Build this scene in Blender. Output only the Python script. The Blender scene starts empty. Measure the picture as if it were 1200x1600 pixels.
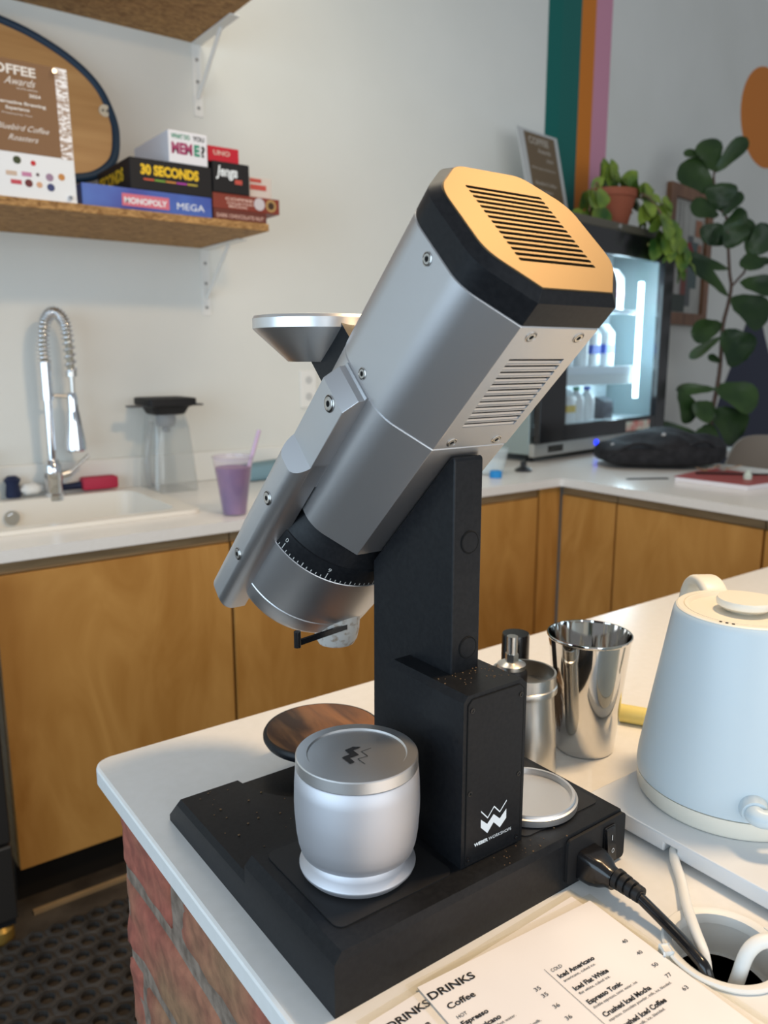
import bpy, bmesh, math, random
from math import sin, cos, pi, radians, sqrt
from mathutils import Vector, Matrix
random.seed(7)
SC = bpy.context.scene
COL = SC.collection

# ------------------------------------------------------------------ camera
PITCH, YAW = radians(10.98), radians(53.8)
cam_d = bpy.data.cameras.new('camera')
cam = bpy.data.objects.new('camera', cam_d); COL.objects.link(cam)
cam.location = (0, 0, 1.32)
cam.rotation_euler = (pi/2 - PITCH, 0, YAW - pi/2)
cam_d.sensor_fit = 'VERTICAL'; cam_d.sensor_height = 36.0; cam_d.sensor_width = 27.0
cam_d.lens = 1252.0/1600.0*36.0
cam_d.clip_start = 0.02
cam_d.dof.use_dof = True; cam_d.dof.focus_distance = 0.66; cam_d.dof.aperture_fstop = 7.6
SC.camera = cam
# ------------------------------------------------------------------ colour management
SC.view_settings.view_transform = 'Standard'; SC.view_settings.look = 'None'
SC.view_settings.gamma = 1.0; SC.view_settings.use_curve_mapping = False
SC.view_settings.exposure = 0.0
# ------------------------------------------------------------------ daylight (overcast sky) and lamps
W = bpy.data.worlds.new('overcast_sky'); SC.world = W; W.use_nodes = True
bg = W.node_tree.nodes['Background']
bg.inputs[0].default_value = (0.90, 0.94, 1.0, 1); bg.inputs[1].default_value = 0.33
def area(name, loc, aim, size, size_y, watts, col):
    l = bpy.data.lights.new(name, 'AREA'); l.shape = 'RECTANGLE'; l.size = size; l.size_y = size_y
    l.energy = watts; l.color = col
    o = bpy.data.objects.new(name, l); COL.objects.link(o); o.location = loc
    o.rotation_euler = (Vector(aim)-Vector(loc)).to_track_quat('-Z', 'Y').to_euler()
    return o
area('window_daylight', (-2.3, 0.2, 1.45), (0.6, 1.3, 0.9), 3.2, 1.8, 64, (0.62, 0.82, 1.0))
area('shop_window_daylight', (0.6, -2.6, 1.45), (1.4, 2.4, 0.85), 3.2, 1.6, 49, (0.90, 0.96, 1.0))
area('warm_ceiling_lamp', (1.08, 0.30, 2.45), (0.55, 0.5, 0.9), 0.22, 0.22, 22, (1.0, 0.68, 0.37))
area('counter_ceiling_lamp', (1.1, 1.7, 2.9), (1.1, 2.0, 0.9), 0.9, 0.5, 8, (1.0, 0.88, 0.68))

# ------------------------------------------------------------------ materials
def new_mat(name):
    m = bpy.data.materials.new(name); m.use_nodes = True
    nt = m.node_tree; b = nt.nodes['Principled BSDF']
    return m, nt, b
def P(name, col, rough=0.5, metal=0.0, **kw):
    m, nt, b = new_mat(name)
    b.inputs['Base Color'].default_value = (*col, 1); b.inputs['Roughness'].default_value = rough
    b.inputs['Metallic'].default_value = metal
    b.inputs['Specular IOR Level'].default_value = .5 if (metal > .5 or rough < .3) else .3
    for k, v in kw.items():
        b.inputs[k.replace('_', ' ')].default_value = v
    return m
def noise_col(m, c1, c2, scale=8, detail=4, stretch=(1, 1, 1), bump=0.0, lo=.35, hi=.65, dist=0.0, rough_var=None):
    nt = m.node_tree; b = nt.nodes['Principled BSDF']
    tc = nt.nodes.new('ShaderNodeTexCoord'); mp = nt.nodes.new('ShaderNodeMapping')
    mp.inputs['Scale'].default_value = stretch
    nz = nt.nodes.new('ShaderNodeTexNoise'); nz.inputs['Scale'].default_value = scale
    nz.inputs['Detail'].default_value = detail; nz.inputs['Distortion'].default_value = dist
    rp = nt.nodes.new('ShaderNodeValToRGB')
    rp.color_ramp.elements[0].position = lo; rp.color_ramp.elements[0].color = (*c1, 1)
    rp.color_ramp.elements[1].position = hi; rp.color_ramp.elements[1].color = (*c2, 1)
    L = nt.links.new
    L(tc.outputs['Object'], mp.inputs[0]); L(mp.outputs[0], nz.inputs[0]); L(nz.outputs[0], rp.inputs[0])
    L(rp.outputs[0], b.inputs['Base Color'])
    if bump:
        bp = nt.nodes.new('ShaderNodeBump'); bp.inputs['Strength'].default_value = bump; bp.inputs['Distance'].default_value = 0.002
        L(nz.outputs[0], bp.inputs['Height']); L(bp.outputs[0], b.inputs['Normal'])
    return m
M = {}
def alu(name, col, rough, bump=.04):
    m = P(name, col, rough, 1.0)
    nt = m.node_tree; b = nt.nodes['Principled BSDF']
    tc = nt.nodes.new('ShaderNodeTexCoord'); nz = nt.nodes.new('ShaderNodeTexNoise'); nz.inputs['Scale'].default_value = 2500
    bp = nt.nodes.new('ShaderNodeBump'); bp.inputs['Strength'].default_value = bump; bp.inputs['Distance'].default_value = .0005
    nt.links.new(tc.outputs['Object'], nz.inputs[0]); nt.links.new(nz.outputs[0], bp.inputs['Height']); nt.links.new(bp.outputs[0], b.inputs['Normal'])
    return m
M['alu'] = alu('anodized_aluminium', (.60, .605, .62), .42)
M['alu_fine'] = alu('satin_aluminium', (.64, .645, .68), .58)
M['alu_lid'] = alu('turned_aluminium', (.80, .80, .80), .38)
M['lamp_tint_alu'] = alu('lamp_tinted_aluminium', (.185, .136, .075), .55)  # plain aluminium; the warm lamplight on it is painted into the base colour
M['screw'] = P('screw_steel', (.55, .54, .52), .25, 1.0)
M['steel'] = P('polished_steel', (.72, .71, .69), .07, 1.0)
M['brushed'] = P('brushed_steel', (.62, .61, .58), .28, 1.0)
M['chrome'] = P('chrome', (.75, .77, .8), .08, 1.0)
M['darksteel'] = P('dark_stainless', (.085, .08, .075), .4, .8)
M['black'] = noise_col(P('black_anodized', (.008, .009, .011), .40, Specular_IOR_Level=.24), (.006, .007, .009), (.010, .011, .013), 300, 2)
M['black_matt'] = P('black_matt', (.011, .011, .012), .6)
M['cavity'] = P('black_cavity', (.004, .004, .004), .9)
M['rubber'] = P('black_rubber', (.014, .014, .015), .45)
M['blackglossy'] = P('black_glossy_plastic', (.008, .008, .009), .2)
M['white_paint'] = P('white_printing', (.78, .84, .88), .5)
M['dialink'] = P('dial_marking', (.5, .5, .48), .5)
M['black_ink'] = P('black_ink', (.015, .015, .017), .6)
M['dark_etch'] = P('dark_etched_mark', (.02, .022, .025), .5)
M['kettle'] = P('kettle_pale_blue_enamel', (.56, .65, .70), .35, 0.0)
M['kettle_cream'] = P('kettle_cream_plastic', (.78, .74, .64), .35)
M['quartz'] = noise_col(P('white_quartz', (.8, .79, .76), .22), (.795, .79, .765), (.815, .81, .79), 90, 2)
M['sinkwhite'] = P('sink_ceramic', (.82, .79, .72), .2)
M['scale'] = P('white_slab_plastic', (.72, .74, .76), .25)
M['whiteplastic'] = P('white_plastic', (.80, .80, .77), .4)
M['walnut'] = noise_col(P('walnut', (.2, .08, .03), .45), (.055, .020, .008), (.27, .115, .038), 26, 5, (1.0, .22, 1), .05, .36, .62, 1.2)
M['ply'] = noise_col(P('birch_plywood_honey', (.5, .3, .1), .42), (.44, .21, .048), (.58, .31, .088), 3.0, 6, (2.2, 2.2, .7), .02, .3, .72, 2.2)
M['ply_edge'] = noise_col(P('plywood_rail', (.3, .2, .09), .55), (.24, .155, .075), (.33, .22, .11), 8, 4, (1, 1, 12))
M['osb'] = noise_col(P('osb_board', (.4, .25, .1), .7), (.20, .095, .030), (.50, .29, .11), 34, 6, (1, 2.4, 2.4), .3, .33, .66, 1.6)
M['plinth'] = P('black_plinth', (.012, .010, .008), .5)
M['floor'] = noise_col(P('dark_floor', (.06, .045, .03), .6), (.035, .026, .018), (.07, .055, .04), 12, 4)
M['mat'] = noise_col(P('rubber_mat', (.03, .028, .026), .55), (.022, .020, .018), (.050, .046, .042), 18, 4)
M['bristle'] = P('brown_bristles', (.30, .20, .13), .8)
M['yellow'] = P('pale_yellow_plastic', (.80, .66, .22), .35)
M['green_paint'] = P('teal_green_paint', (.002, .135, .115), .55)
M['orange_paint'] = P('orange_paint', (.66, .20, .012), .55)
M['pink_paint'] = P('pink_paint', (.64, .29, .40), .55)
M['navy_paint'] = P('navy_paint', (.018, .024, .055), .6)
M['terracotta'] = P('terracotta', (.33, .095, .05), .7)
M['leaf'] = noise_col(P('fig_leaf', (.03, .08, .02), .35), (.012, .034, .012), (.040, .080, .020), 5, 3)
M['pothos'] = noise_col(P('pothos_leaf', (.1, .2, .03), .4), (.035, .105, .020), (.24, .33, .045), 9, 2)
M['stem'] = P('plant_stem', (.10, .06, .045), .7)
M['soil'] = P('potting_soil', (.02, .013, .01), .9)
M['navy_plastic'] = P('navy_plastic', (.012, .02, .06), .4)
M['redplastic'] = P('crimson_sponge', (.45, .03, .07), .6)
M['bagcloth'] = noise_col(P('black_cloth', (.012, .012, .014), .8), (.010, .010, .012), (.022, .022, .025), 30, 3, bump=.2)
M['redcover'] = P('red_cover', (.32, .055, .05), .45)
M['paper'] = noise_col(P('paper', (.86, .84, .84), .6), (.83, .81, .81), (.88, .86, .86), 12, 2)
M['pages'] = P('page_edges', (.75, .74, .78), .7)
M['taupe'] = P('taupe_shell', (.28, .24, .20), .5)
M['woodframe'] = noise_col(P('frame_wood', (.2, .1, .05), .5), (.16, .075, .038), (.27, .135, .075), 10, 3, (4, 4, .6))
M['brick'] = None
def text_emit(name, col, strength):
    m = bpy.data.materials.new(name); m.use_nodes = True; nt = m.node_tree
    b = nt.nodes['Principled BSDF']; b.inputs['Base Color'].default_value = (*col, 1)
    b.inputs['Emission Color'].default_value = (*col, 1); b.inputs['Emission Strength'].default_value = strength
    return m
M['led'] = text_emit('led_strip', (.75, .95, 1.0), 7.0)
M['blueled'] = text_emit('blue_display', (.01, .03, .9), 3.0)
def clear(name, tint, alpha, rough=.05, gloss=.12):
    m = bpy.data.materials.new(name); m.use_nodes = True; nt = m.node_tree
    for n in list(nt.nodes): nt.nodes.remove(n)
    o = nt.nodes.new('ShaderNodeOutputMaterial'); t = nt.nodes.new('ShaderNodeBsdfTransparent'); t.inputs[0].default_value = (*tint, 1)
    g = nt.nodes.new('ShaderNodeBsdfGlossy'); g.inputs['Roughness'].default_value = rough
    d = nt.nodes.new('ShaderNodeBsdfDiffuse'); d.inputs['Color'].default_value = (*tint, 1)
    m1 = nt.nodes.new('ShaderNodeMixShader'); m1.inputs[0].default_value = alpha
    m2 = nt.nodes.new('ShaderNodeMixShader')
    lw = nt.nodes.new('ShaderNodeFresnel'); lw.inputs[0].default_value = 1.45
    ge = nt.nodes.new('ShaderNodeNewGeometry'); inv = nt.nodes.new('ShaderNodeMath'); inv.operation = 'SUBTRACT'; inv.inputs[0].default_value = 1.0
    mu = nt.nodes.new('ShaderNodeMath'); mu.operation = 'MULTIPLY'
    K = nt.links.new
    K(t.outputs[0], m1.inputs[1]); K(d.outputs[0], m1.inputs[2])
    K(ge.outputs['Backfacing'], inv.inputs[1]); K(lw.outputs[0], mu.inputs[0]); K(inv.outputs[0], mu.inputs[1])
    K(mu.outputs[0], m2.inputs[0]); K(m1.outputs[0], m2.inputs[1]); K(g.outputs[0], m2.inputs[2]); K(m2.outputs[0], o.inputs[0])
    return m
M['film'] = clear('clear_laminate', (.99, .98, .95), .03)
M['jug'] = clear('clear_polycarbonate', (.93, .94, .94), .07)
M['cupclear'] = clear('clear_cup', (.93, .90, .95), .12)
M['pane'] = clear('fridge_glass', (.93, .97, 1.0), .02)
M['tub'] = clear('translucent_tub', (.85, .92, .95), .35, .3)
M['acrylic'] = clear('acrylic', (.92, .93, .92), .25, .15)
M['smoothie'] = noise_col(P('purple_smoothie', (.3, .16, .35), .5), (.17, .095, .25), (.27, .135, .28), 12, 3)
M['straw'] = P('lilac_straw', (.62, .48, .66), .4)
M['boardwood'] = noise_col(P('bamboo_board', (.5, .28, .1), .5), (.42, .225, .085), (.54, .32, .135), 4, 5, (.5, 1, 7), 0, .3, .7)
M['boardrim'] = P('navy_rubber_rim', (.012, .035, .07), .5)
M['awardbrown'] = P('award_brown', (.20, .105, .05), .5)
M['awardwhite'] = P('award_white', (.72, .76, .80), .4)
M['silverpat'] = noise_col(P('award_silver_pattern', (.5, .5, .5), .4), (.33, .24, .19), (.85, .85, .88), 30, 3, (1, 1, 3), 0, .45, .55, 3)
def flat(name, c): 
    if name not in M: M[name] = P(name, c, .5)
    return M[name]
# wall plaster
def wall_mat():
    m, nt, b = new_mat('plaster_wall'); b.inputs['Roughness'].default_value = .85
    noise_col(m, (.70, .71, .67), (.76, .77, .735), 1.7, 5, (1, 1, 1), .04, .3, .7)
    return m
M['wall'] = wall_mat()
M['splash'] = P('backsplash_white', (.80, .80, .76), .3)
def brick_mat():
    m, nt, b = new_mat('clay_brick'); b.inputs['Roughness'].default_value = .85
    tc = nt.nodes.new('ShaderNodeTexCoord'); L = nt.links.new
    n1 = nt.nodes.new('ShaderNodeTexNoise'); n1.inputs['Scale'].default_value = 6; n1.inputs['Detail'].default_value = 3
    n2 = nt.nodes.new('ShaderNodeTexNoise'); n2.inputs['Scale'].default_value = 60; n2.inputs['Detail'].default_value = 5
    r1 = nt.nodes.new('ShaderNodeValToRGB')
    r1.color_ramp.elements[0].position = .38; r1.color_ramp.elements[0].color = (.34, .105, .07, 1)
    r1.color_ramp.elements[1].position = .62; r1.color_ramp.elements[1].color = (.30, .17, .09, 1)
    r2 = nt.nodes.new('ShaderNodeValToRGB')
    r2.color_ramp.elements[0].position = .35; r2.color_ramp.elements[0].color = (.68, .66, .66, 1)
    r2.color_ramp.elements[1].position = .7; r2.color_ramp.elements[1].color = (1.15, 1.12, 1.1, 1)
    mx = nt.nodes.new('ShaderNodeMixRGB'); mx.blend_type = 'MULTIPLY'; mx.inputs[0].default_value = 1
    for n in (n1, n2): L(tc.outputs['Object'], n.inputs[0])
    L(n1.outputs[0], r1.inputs[0]); L(n2.outputs[0], r2.inputs[0]); L(r1.outputs[0], mx.inputs[1]); L(r2.outputs[0], mx.inputs[2])
    L(mx.outputs[0], b.inputs['Base Color'])
    bp = nt.nodes.new('ShaderNodeBump'); bp.inputs['Strength'].default_value = .5; bp.inputs['Distance'].default_value = .003
    L(n2.outputs[0], bp.inputs['Height']); L(bp.outputs[0], b.inputs['Normal'])
    return m
M['brick'] = brick_mat()
M['mortar'] = noise_col(P('mortar', (.3, .27, .25), .95), (.14, .105, .08), (.27, .21, .165), 60, 5, bump=.4)

# ------------------------------------------------------------------ mesh helpers
def B(): return bmesh.new()
def box(bm, lo, hi, bev=0.0, seg=2, mx=None):
    r = bmesh.ops.create_cube(bm, size=1.0); vs = r['verts']
    for v in vs:
        v.co = Vector([(lo[i]+hi[i])/2 + v.co[i]*(hi[i]-lo[i]) for i in range(3)])
    if mx is not None:
        for v in vs: v.co = mx @ v.co
    if bev:
        es = list({e for v in vs for e in v.link_edges})
        bmesh.ops.bevel(bm, geom=es, offset=bev, segments=seg, affect='EDGES', profile=.5)
    return bm
def prism(bm, poly, z0, z1, f=None, inset_top=0.0):
    """extrude a 2-D polygon; f maps (a,b,h) to a point"""
    f = f or (lambda a, b, h: Vector((a, b, h)))
    n = len(poly)
    lo = [bm.verts.new(f(a, b, z0)) for a, b in poly]; hi = [bm.verts.new(f(a, b, z1)) for a, b in poly]
    bm.faces.new(lo[::-1]); bm.faces.new(hi)
    for i in range(n): bm.faces.new((lo[i], lo[(i+1) % n], hi[(i+1) % n], hi[i]))
    return bm
def loft(bm, rings, cap=True, closed=True):
    R = [[bm.verts.new(p) for p in r] for r in rings]
    n = len(R[0])
    for a, b in zip(R[:-1], R[1:]):
        for i in range(n if closed else n-1):
            bm.faces.new((a[i], a[(i+1) % n], b[(i+1) % n], b[i]))
    if cap: bm.faces.new(R[0][::-1]); bm.faces.new(R[-1])
    return bm
def lathe(bm, prof, c=(0, 0, 0), seg=64, f=None, cap=True):
    f = f or (lambda x, y, z: Vector((c[0]+x, c[1]+y, c[2]+z)))
    rings = [[f(max(r, 1e-5)*cos(2*pi*i/seg), max(r, 1e-5)*sin(2*pi*i/seg), z) for i in range(seg)] for r, z in prof]
    return loft(bm, rings, cap)
def cyl(bm, p0, p1, r0, r1=None, seg=24):
    p0, p1 = Vector(p0), Vector(p1); r1 = r0 if r1 is None else r1
    q = (p1-p0).to_track_quat('Z', 'Y')
    rings = []
    for p, r in ((p0, r0), (p1, r1)):
        rings.append([p + q @ Vector((r*cos(2*pi*i/seg), r*sin(2*pi*i/seg), 0)) for i in range(seg)])
    return loft(bm, rings)
def tube(bm, pts, r, seg=12, cap=True):
    pts = [Vector(p) for p in pts]; n = len(pts)
    up = None; rings = []
    for i, p in enumerate(pts):
        t = (pts[min(i+1, n-1)]-pts[max(i-1, 0)]).normalized()
        if up is None:
            up = t.orthogonal().normalized()
        up = (up - t*up.dot(t)).normalized(); s = t.cross(up)
        rr = r[i] if isinstance(r, (list, tuple)) else r
        rings.append([p + up*rr*cos(2*pi*k/seg) + s*rr*sin(2*pi*k/seg) for k in range(seg)])
    return loft(bm, rings, cap)
def spline(ctrl, n=12):
    C = [Vector(p) for p in ctrl]; C = [2*C[0]-C[1]] + C + [2*C[-1]-C[-2]]
    out = []
    for i in range(1, len(C)-2):
        for k in range(n):
            t = k/n; a, b, c, d = C[i-1], C[i], C[i+1], C[i+2]
            out.append(.5*((2*b)+(c-a)*t+(2*a-5*b+4*c-d)*t*t+(3*b-a-3*c+d)*t**3))
    out.append(C[-2]); return out
def rpoly(pts, rad, seg=6):
    """round the corners of a polygon"""
    out = []; n = len(pts)
    for i in range(n):
        p = Vector(pts[i]); a = Vector(pts[i-1]); b = Vector(pts[(i+1) % n]); r = rad[i] if isinstance(rad, (list, tuple)) else rad
        da, db = (a-p).normalized(), (b-p).normalized()
        if r <= 1e-6: out.append((p.x, p.y)); continue
        ang = da.angle(db); T = min(r/math.tan(ang/2), .48*(a-p).length, .48*(b-p).length); r = T*math.tan(ang/2)
        cen = p + (da+db).normalized()*(r/sin(ang/2))
        s, e = p+da*T-cen, p+db*T-cen
        a0 = math.atan2(s.y, s.x); a1 = math.atan2(e.y, e.x); d = (a1-a0+pi) % (2*pi)-pi
        for k in range(seg+1):
            t = a0+d*k/seg; out.append((cen.x+r*cos(t), cen.y+r*sin(t)))
    return out
def rrect(x0, y0, x1, y1, r, seg=6): return rpoly([(x0, y0), (x1, y0), (x1, y1), (x0, y1)], r, seg)
def obj(name, bm, mat, parent=None, smooth=None, world=True, label=None, origin=None):
    bmesh.ops.recalc_face_normals(bm, faces=bm.faces)
    me = bpy.data.meshes.new(name)
    if origin is not None: bmesh.ops.translate(bm, vec=-Vector(origin), verts=bm.verts)
    bm.to_mesh(me); bm.free()
    if smooth is not None:
        me.shade_smooth()
        me.set_sharp_from_angle(angle=radians(smooth))
    o = bpy.data.objects.new(name, me); COL.objects.link(o)
    if mat is not None: me.materials.append(mat)
    if origin is not None: o.location = origin
    if parent is not None:
        o.parent = parent
        if world:
            p = parent; off = Vector((0, 0, 0))
            while p is not None: off += p.location; p = p.parent
            o.location = -off
    if label: o['label'] = label
    return o
def thing(name, label, cat, loc=(0, 0, 0), rz=0.0, group=None):
    o = bpy.data.objects.new(name, None); COL.objects.link(o); o.empty_display_size = .05
    o.location = loc; o.rotation_euler = (0, 0, rz); o['label'] = label; o['category'] = cat
    if group: o['group'] = group
    return o
def tag(o, label, cat, group=None):
    o['label'] = label; o['category'] = cat
    if group: o['group'] = group
    return o
def struct(name, bm, mat, smooth=None, label=None):
    o = obj(name, bm, mat, smooth=smooth); o['kind'] = 'structure'
    if label: o['label'] = label
    return o
def cut(o, bmcut):
    me = bpy.data.meshes.new('cutter'); bmesh.ops.recalc_face_normals(bmcut, faces=bmcut.faces); bmcut.to_mesh(me); bmcut.free()
    c = bpy.data.objects.new('cutter', me); COL.objects.link(c); c.matrix_world = o.matrix_world if False else Matrix()
    md = o.modifiers.new('b', 'BOOLEAN'); md.operation = 'DIFFERENCE'; md.object = c; md.solver = 'EXACT'
    bpy.context.view_layer.update()
    dg = bpy.context.evaluated_depsgraph_get()
    nm = bpy.data.meshes.new_from_object(o.evaluated_get(dg))
    o.modifiers.clear(); old = o.data; o.data = nm; nm.name = old.name
    bpy.data.objects.remove(c)
    return o
_capH = {}
def text_bm(lines, thick=0.0002):
    """lines: (string, origin, xdir, ydir, width or None, cap height, bold, shear); one bmesh of flat lettering"""
    bm = B()
    for body, org, xd, yd, width, cap, bold, shear in lines:
        cu = bpy.data.curves.new('t', 'FONT'); cu.body = body; cu.size = 1.0; cu.offset = bold; cu.shear = shear; cu.resolution_u = 3
        ob = bpy.data.objects.new('t', cu); COL.objects.link(ob)
        bpy.context.view_layer.update(); dg = bpy.context.evaluated_depsgraph_get()
        me = bpy.data.meshes.new_from_object(ob.evaluated_get(dg))
        bpy.data.objects.remove(ob); bpy.data.curves.remove(cu)
        if not me.vertices: continue
        xs = [v.co.x for v in me.vertices]; x0, x1 = min(xs), max(xs)
        sy = cap/.70; sx = (width/(x1-x0)) if width else sy
        xd = Vector(xd).normalized(); yd = Vector(yd).normalized(); zd = xd.cross(yd)
        t = B(); t.from_mesh(me); bpy.data.meshes.remove(me)
        for v in t.verts: v.co = Vector(org) + xd*((v.co.x-x0)*sx) + yd*(v.co.y*sy) + zd*thick
        m2 = bpy.data.meshes.new('t2'); t.to_mesh(m2); t.free(); bm.from_mesh(m2); bpy.data.meshes.remove(m2)
    return bm
def poly_face(bm, pts): 
    bm.faces.new([bm.verts.new(p) for p in pts]); return bm

# ================================================================== THE ROOM
YW, XC, ALW = 2.5815, 2.833, radians(8.5)     # back wall, corner, turn of the far wall
DW = Vector((cos(ALW), sin(ALW), 0)); NW = Vector((-sin(ALW), cos(ALW), 0)); C0 = Vector((XC, YW, 0))
def onw(t, z, out=0.0): return C0 + DW*t + Vector((0, 0, z)) - NW*out
bm = B(); prism(bm, [(-2.6, -3), (7, -3), (7, 3.3), (-2.6, 3.3)], -.05, 0); struct('floor', bm, M['floor'])
bm = B(); box(bm, (-2.6, YW, 0), (XC, YW+.12, 3.4)); struct('wall_back', bm, M['wall'])
bm = B(); prism(bm, [(C0.x, C0.y), (C0.x+DW.x*4.2, C0.y+DW.y*4.2), (C0.x+DW.x*4.2, C0.y+DW.y*4.2+.12), (C0.x, C0.y+.12)], 0, 3.4); struct('wall_right', bm, M['wall'])
# painted bands and shapes on the walls (thin coats of paint)
def wall_patch(name, pts, mat, label):
    bm = B(); prism(bm, pts, 0, .0015, lambda a, b, h: onw(a, b, h)); return struct(name, bm, mat, label=label)
bm = B(); box(bm, (2.747, YW-.0015, 1.0), (XC, YW, 3.4)); struct('trim_1', bm, M['green_paint'], label='teal green painted band on the back wall')
wall_patch('trim_2', [(0, .9), (.148, .9), (.148, 3.4), (0, 3.4)], M['green_paint'], 'teal green painted band past the wall bend')
wall_patch('trim_3', [(.148, .9), (.264, .9), (.264, 3.4), (.148, 3.4)], M['orange_paint'], 'orange painted band')
wall_patch('trim_4', [(.264, .9), (.401, .9), (.401, 3.4), (.264, 3.4)], M['pink_paint'], 'pink painted band')
wall_patch('trim_5', [(2.265+.385*cos(2*pi*i/64), 2.77+.285*sin(2*pi*i/64)) for i in range(64)], M['orange_paint'], 'orange painted disc')
wall_patch('trim_6', rpoly([(1.45, .55), (1.86, .99), (1.97, 1.17), (2.08, 1.31), (2.22, 1.53), (2.33, 1.64), (2.43, 1.62), (2.55, 1.46), (2.70, 1.30), (3.05, .94), (3.4, .55)], .08), M['navy_paint'], 'navy painted hill shape')
bm = B(); box(bm, (-.6, YW-.018, .9), (2.30, YW, 1.0), .003); struct('trim_7', bm, M['splash'], label='low white upstand behind the sink worktop')
bm = B(); box(bm, (.33, 1.875, 0.0), (.62, 1.889, .008)); struct('trim_8', bm, M['ply_edge'])

# rubber mat with round holes
bm = B()
px_, ny = .047, .047*sqrt(3)/2
for j in range(34):
    for i in range(30):
        cx = -.30 + i*px_ + (j % 2)*px_/2; cy = .72 + j*ny
        if cx > .52 and cy > 1.85: continue
        if cx > 1.0 or cy > 1.80: continue
        hexr = px_/sqrt(3); n = 12
        out = []; inn = []; inn0 = []; lip = []
        for k in range(n):
            a = 2*pi*k/n + pi/6
            seg_ = (a - pi/6) % (pi/3) - pi/6
            rr = hexr*cos(pi/6)/cos(((a-pi/6+pi/6) % (pi/3))-pi/6)
            out.append(bm.verts.new((cx+rr*cos(a+pi/6), cy+rr*sin(a+pi/6), .010)))
            lip.append(bm.verts.new((cx+.0175*cos(a+pi/6), cy+.0175*sin(a+pi/6), .0125)))
            inn.append(bm.verts.new((cx+.0150*cos(a+pi/6), cy+.0150*sin(a+pi/6), .0125)))
            inn0.append(bm.verts.new((cx+.0145*cos(a+pi/6), cy+.0145*sin(a+pi/6), .0005)))
        for k in range(n):
            k2 = (k+1) % n
            bm.faces.new((out[k], out[k2], lip[k2], lip[k])); bm.faces.new((lip[k], lip[k2], inn[k2], inn[k])); bm.faces.new((inn[k], inn[k2], inn0[k2], inn0[k]))
tag(obj('floor_mat', bm, M['mat'], origin=(.2, 1.3, 0)), 'black rubber floor mat with round drain holes', 'mat')

# ================================================================== BACK COUNTER
def cabinet_x(x0, x1, label, top=.868):
    t = thing('base_cabinet', label, 'cabinet', ((x0+x1)/2, 2.2, 0))
    bm = B(); box(bm, (x0, 1.922, .11), (x1, 2.55, top)); obj('carcass', bm, M['ply_edge'], t)
    bm = B(); box(bm, (x0+.002, 1.900, .112), (x1-.002, 1.921, .838), .0015); obj('door', bm, M['ply'], t)
    bm = B(); box(bm, (x0, 1.906, .841), (x1, 1.922, .870)); obj('rail', bm, M['ply_edge'], t)
    bm = B(); box(bm, (x0, 1.955, 0), (x1, 1.975, .11)); obj('plinth', bm, M['plinth'], t)
cabinet_x(.312, .887, 'plywood base cabinet under the sink at left, next to the steel appliance', .715)
cabinet_x(.891, 1.47, 'plywood base cabinet behind the grinder neck, second from the left')
cabinet_x(1.474, 2.056, 'plywood base cabinet seen just right of the grinder column')
def cabinet_y(y0, y1, label):
    t = thing('base_cabinet', label, 'cabinet', (2.45, (y0+y1)/2, 0))
    bm = B(); box(bm, (2.195, y0, .11), (2.90, y1, .868)); obj('carcass', bm, M['ply_edge'], t)
    bm = B(); box(bm, (2.1725, y0+.002, .112), (2.194, y1-.002, .838), .0015); obj('door', bm, M['ply'], t)
    bm = B(); box(bm, (2.179, y0, .841), (2.195, y1, .870)); obj('rail', bm, M['ply_edge'], t)
    bm = B(); box(bm, (2.23, y0, 0), (2.25, y1, .11)); obj('plinth', bm, M['plinth'], t)
cabinet_y(1.661, 1.895, 'narrow plywood base cabinet in the inner corner of the worktop')
cabinet_y(1.152, 1.657, 'wide plywood base cabinet under the red notebook')
cabinet_y(.88, 1.148, 'plywood base cabinet at the right edge of the photo')
bm = B(); box(bm, (2.068, 1.904, .11), (2.1722, 1.925, .868)); struct('trim_9', bm, M['ply'])
# worktop with the sink cut out
bm = B()
prism(bm, rpoly([(-.6, 1.88), (2.15, 1.88), (2.15, .87), (2.955, .87), (2.955, 1.95), (3.55, 2.02), (3.55, 2.67), (2.84, 2.565), (-.6, 2.565)], [0, .012, 0, .02, .1, .02, 0, 0, 0]), .872, .9)
wt = obj('worktop', bm, M['quartz'])
tag(wt, 'white L-shaped worktop along the back wall and round to the right', 'worktop')
bm = B(); box(bm, (-.10, 2.072, .8), (.822, 2.468, .95)); cut(wt, bm)
# sink
sk = thing('sink', 'white inset sink bowl with a raised front rim', 'sink', (.36, 2.27, .9))
bm = B()
o_ = rrect(-.15, 2.032, .872, 2.508, .03); i_ = rrect(-.098, 2.074, .82, 2.466, .05); lo_ = rrect(-.075, 2.10, .795, 2.445, .05)
def ring(p, z): return [Vector((a, b, z)) for a, b in p]
loft(bm, [ring(o_, .9005), ring(o_, .911), ring(i_, .911), ring(i_, .90), ring(lo_, .725)], cap=False)
bm.faces.new([bm.verts.new(p) for p in ring(lo_, .725)])
obj('bowl', bm, M['sinkwhite'], sk, 40)
bm = B(); cyl(bm, (.47, 2.4615, .865), (.47, 2.448, .865), .021); cyl(bm, (.47, 2.449, .865), (.47, 2.445, .865), .012); obj('overflow', bm, M['chrome'], sk, 40)
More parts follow.
